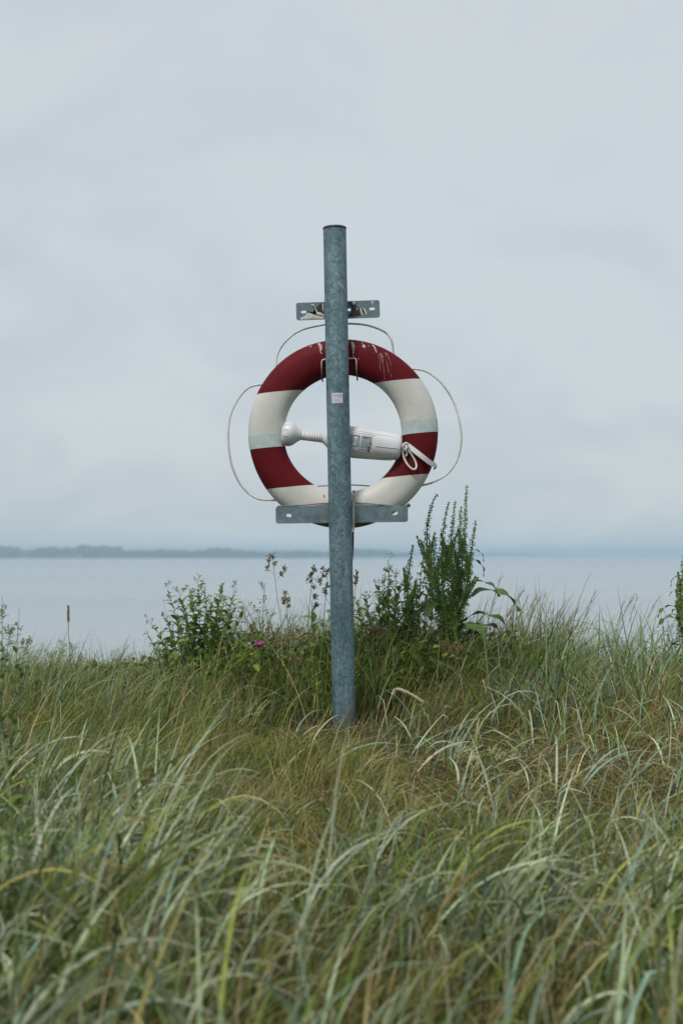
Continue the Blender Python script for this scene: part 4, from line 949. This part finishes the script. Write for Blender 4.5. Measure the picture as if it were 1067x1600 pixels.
# the bent pale ear in front of the post, and two more
def lyme_ear(stem, ear, D, label):
    b0 = P(*stem[0], D); root = Vector((b0.x - .02, D, float(gz(b0.x, D)))); th = thing('dune_grass_ear', root, label, 'grass ear', 'pale bent dune grass ears')
    pts = smoothline([root] + [P(x, y, D) for x, y in stem], 6); MB().tube(pts, [.0024 * (1 - .35 * k / len(pts)) for k in range(len(pts))], 7).build('stem', M['straw'], th)
    e = smoothline([P(x, y, D) for x, y in ear], 8); mb = MB().tube(e, [.0022 + .0020 * math.sin(math.pi * min(1, k / len(e) + .08)) for k in range(len(e))], 7)
    for w in range(90):
        k = random.randrange(len(e) - 1); p = e[k].lerp(e[k + 1], random.random()); tg = (e[k + 1] - e[k]).normalized(); a = tg.orthogonal(); a.rotate(Matrix.Rotation(random.uniform(0, 6.28), 3, tg))
        mb.octa(p + a * .0030, tg + a * .25, random.uniform(.005, .009), .0014)
    mb.build('ear', M['ear'], th, smooth=False)
lyme_ear([(562, 1240), (580, 1185), (596, 1135), (608, 1098), (614, 1082)], [(613, 1085), (618, 1077), (630, 1079), (646, 1087), (661, 1097)], 4.6, 'bent pale dune grass ear standing in front of the post')
lyme_ear([(728, 1290), (735, 1240), (737, 1205), (736, 1186)], [(736, 1190), (738, 1183), (745, 1184), (747, 1192), (745, 1200)], 4.4, 'pale hooked dune grass ear in the dry patch on the right')

# wispy flowering grass on the right crest
def plume_mesh(k):
    rr = random.Random(50 + k); h = rr.uniform(.40, .50); mb = MB(); pts = bez(Vector((0, 0, -.02)), Vector((.02, 0, h * .6)), Vector((rr.uniform(.09, .16), rr.uniform(-.03, .03), h)), 14)
    mb.tube(pts, [.0011 * (1 - .6 * i / 14) for i in range(15)], 4); pm = MB()
    for q in range(60):
        u = rr.uniform(.70, 1.0); i = min(13, int(u * 14)); p = pts[i].lerp(pts[i + 1], u * 14 - i); tg = (pts[i + 1] - pts[i]).normalized()
        d = (tg + Vector((rr.gauss(.15, .25), rr.gauss(0, .25), rr.gauss(-.05, .18)))).normalized(); e = p + d * rr.uniform(.006, .028); pm.tube([p, e], .0004, 3, cap=False); pm.octa(e, d, rr.uniform(.0025, .005), rr.uniform(.0007, .0012))
    a = mb.build('stem', M['greenstem'], smooth=True).data; b_ = pm.build('plume', M['plume'], smooth=False).data
    for o in [o for o in COL.objects if o.data in (a, b_)]: bpy.data.objects.remove(o)
    return a, b_, h
PL = [plume_mesh(k) for k in range(5)]
def plume(px, py, D, az, label, group):
    tipp = P(px, py, D); k = random.randrange(5); a, b_, h = PL[k]; x = tipp.x - .10 * math.cos(az); z0 = float(gz(x, D)); s_ = max(.5, (tipp.z - z0) / h)
    th = thing('flowering_grass', (x, D, z0), label, 'flowering grass', group); th.rotation_euler = (0, 0, az); th.scale = (s_, s_, s_)
    for nm, me in (('stem', a), ('plume', b_)):
        o = bpy.data.objects.new(nm, me); COL.objects.link(o); o.parent = th
for k in range(46):
    px = random.choice([random.gauss(835, 30), random.gauss(860, 45), random.uniform(780, 1060)]); py = random.uniform(918, 985) + max(0, abs(px - 850) - 60) * .12
    plume(px, py, random.uniform(6.0, 6.9), random.gauss(.1, .45), 'wispy tan flowering grass stem on the crest right of the dock', 'wispy flowering grasses on the right crest')
plume(782, 904, 6.1, 0.1, 'highest wispy grass plume standing alone next to the dock', 'wispy flowering grasses on the right crest')
for k in range(16):
    plume(random.uniform(-20, 230), random.uniform(1000, 1045), random.uniform(6.3, 7.0), random.gauss(.1, .5), 'short wispy flowering grass stem on the left crest', 'wispy flowering grasses on the left crest')
for k in range(12):
    plume(random.uniform(300, 500), random.uniform(960, 1020), random.uniform(6.0, 6.6), random.gauss(.1, .6), 'wispy flowering grass stem between the bushy herb and the post', 'wispy flowering grasses left of the post')

for o in bpy.data.objects:
    if '_o' in o: del o['_o']
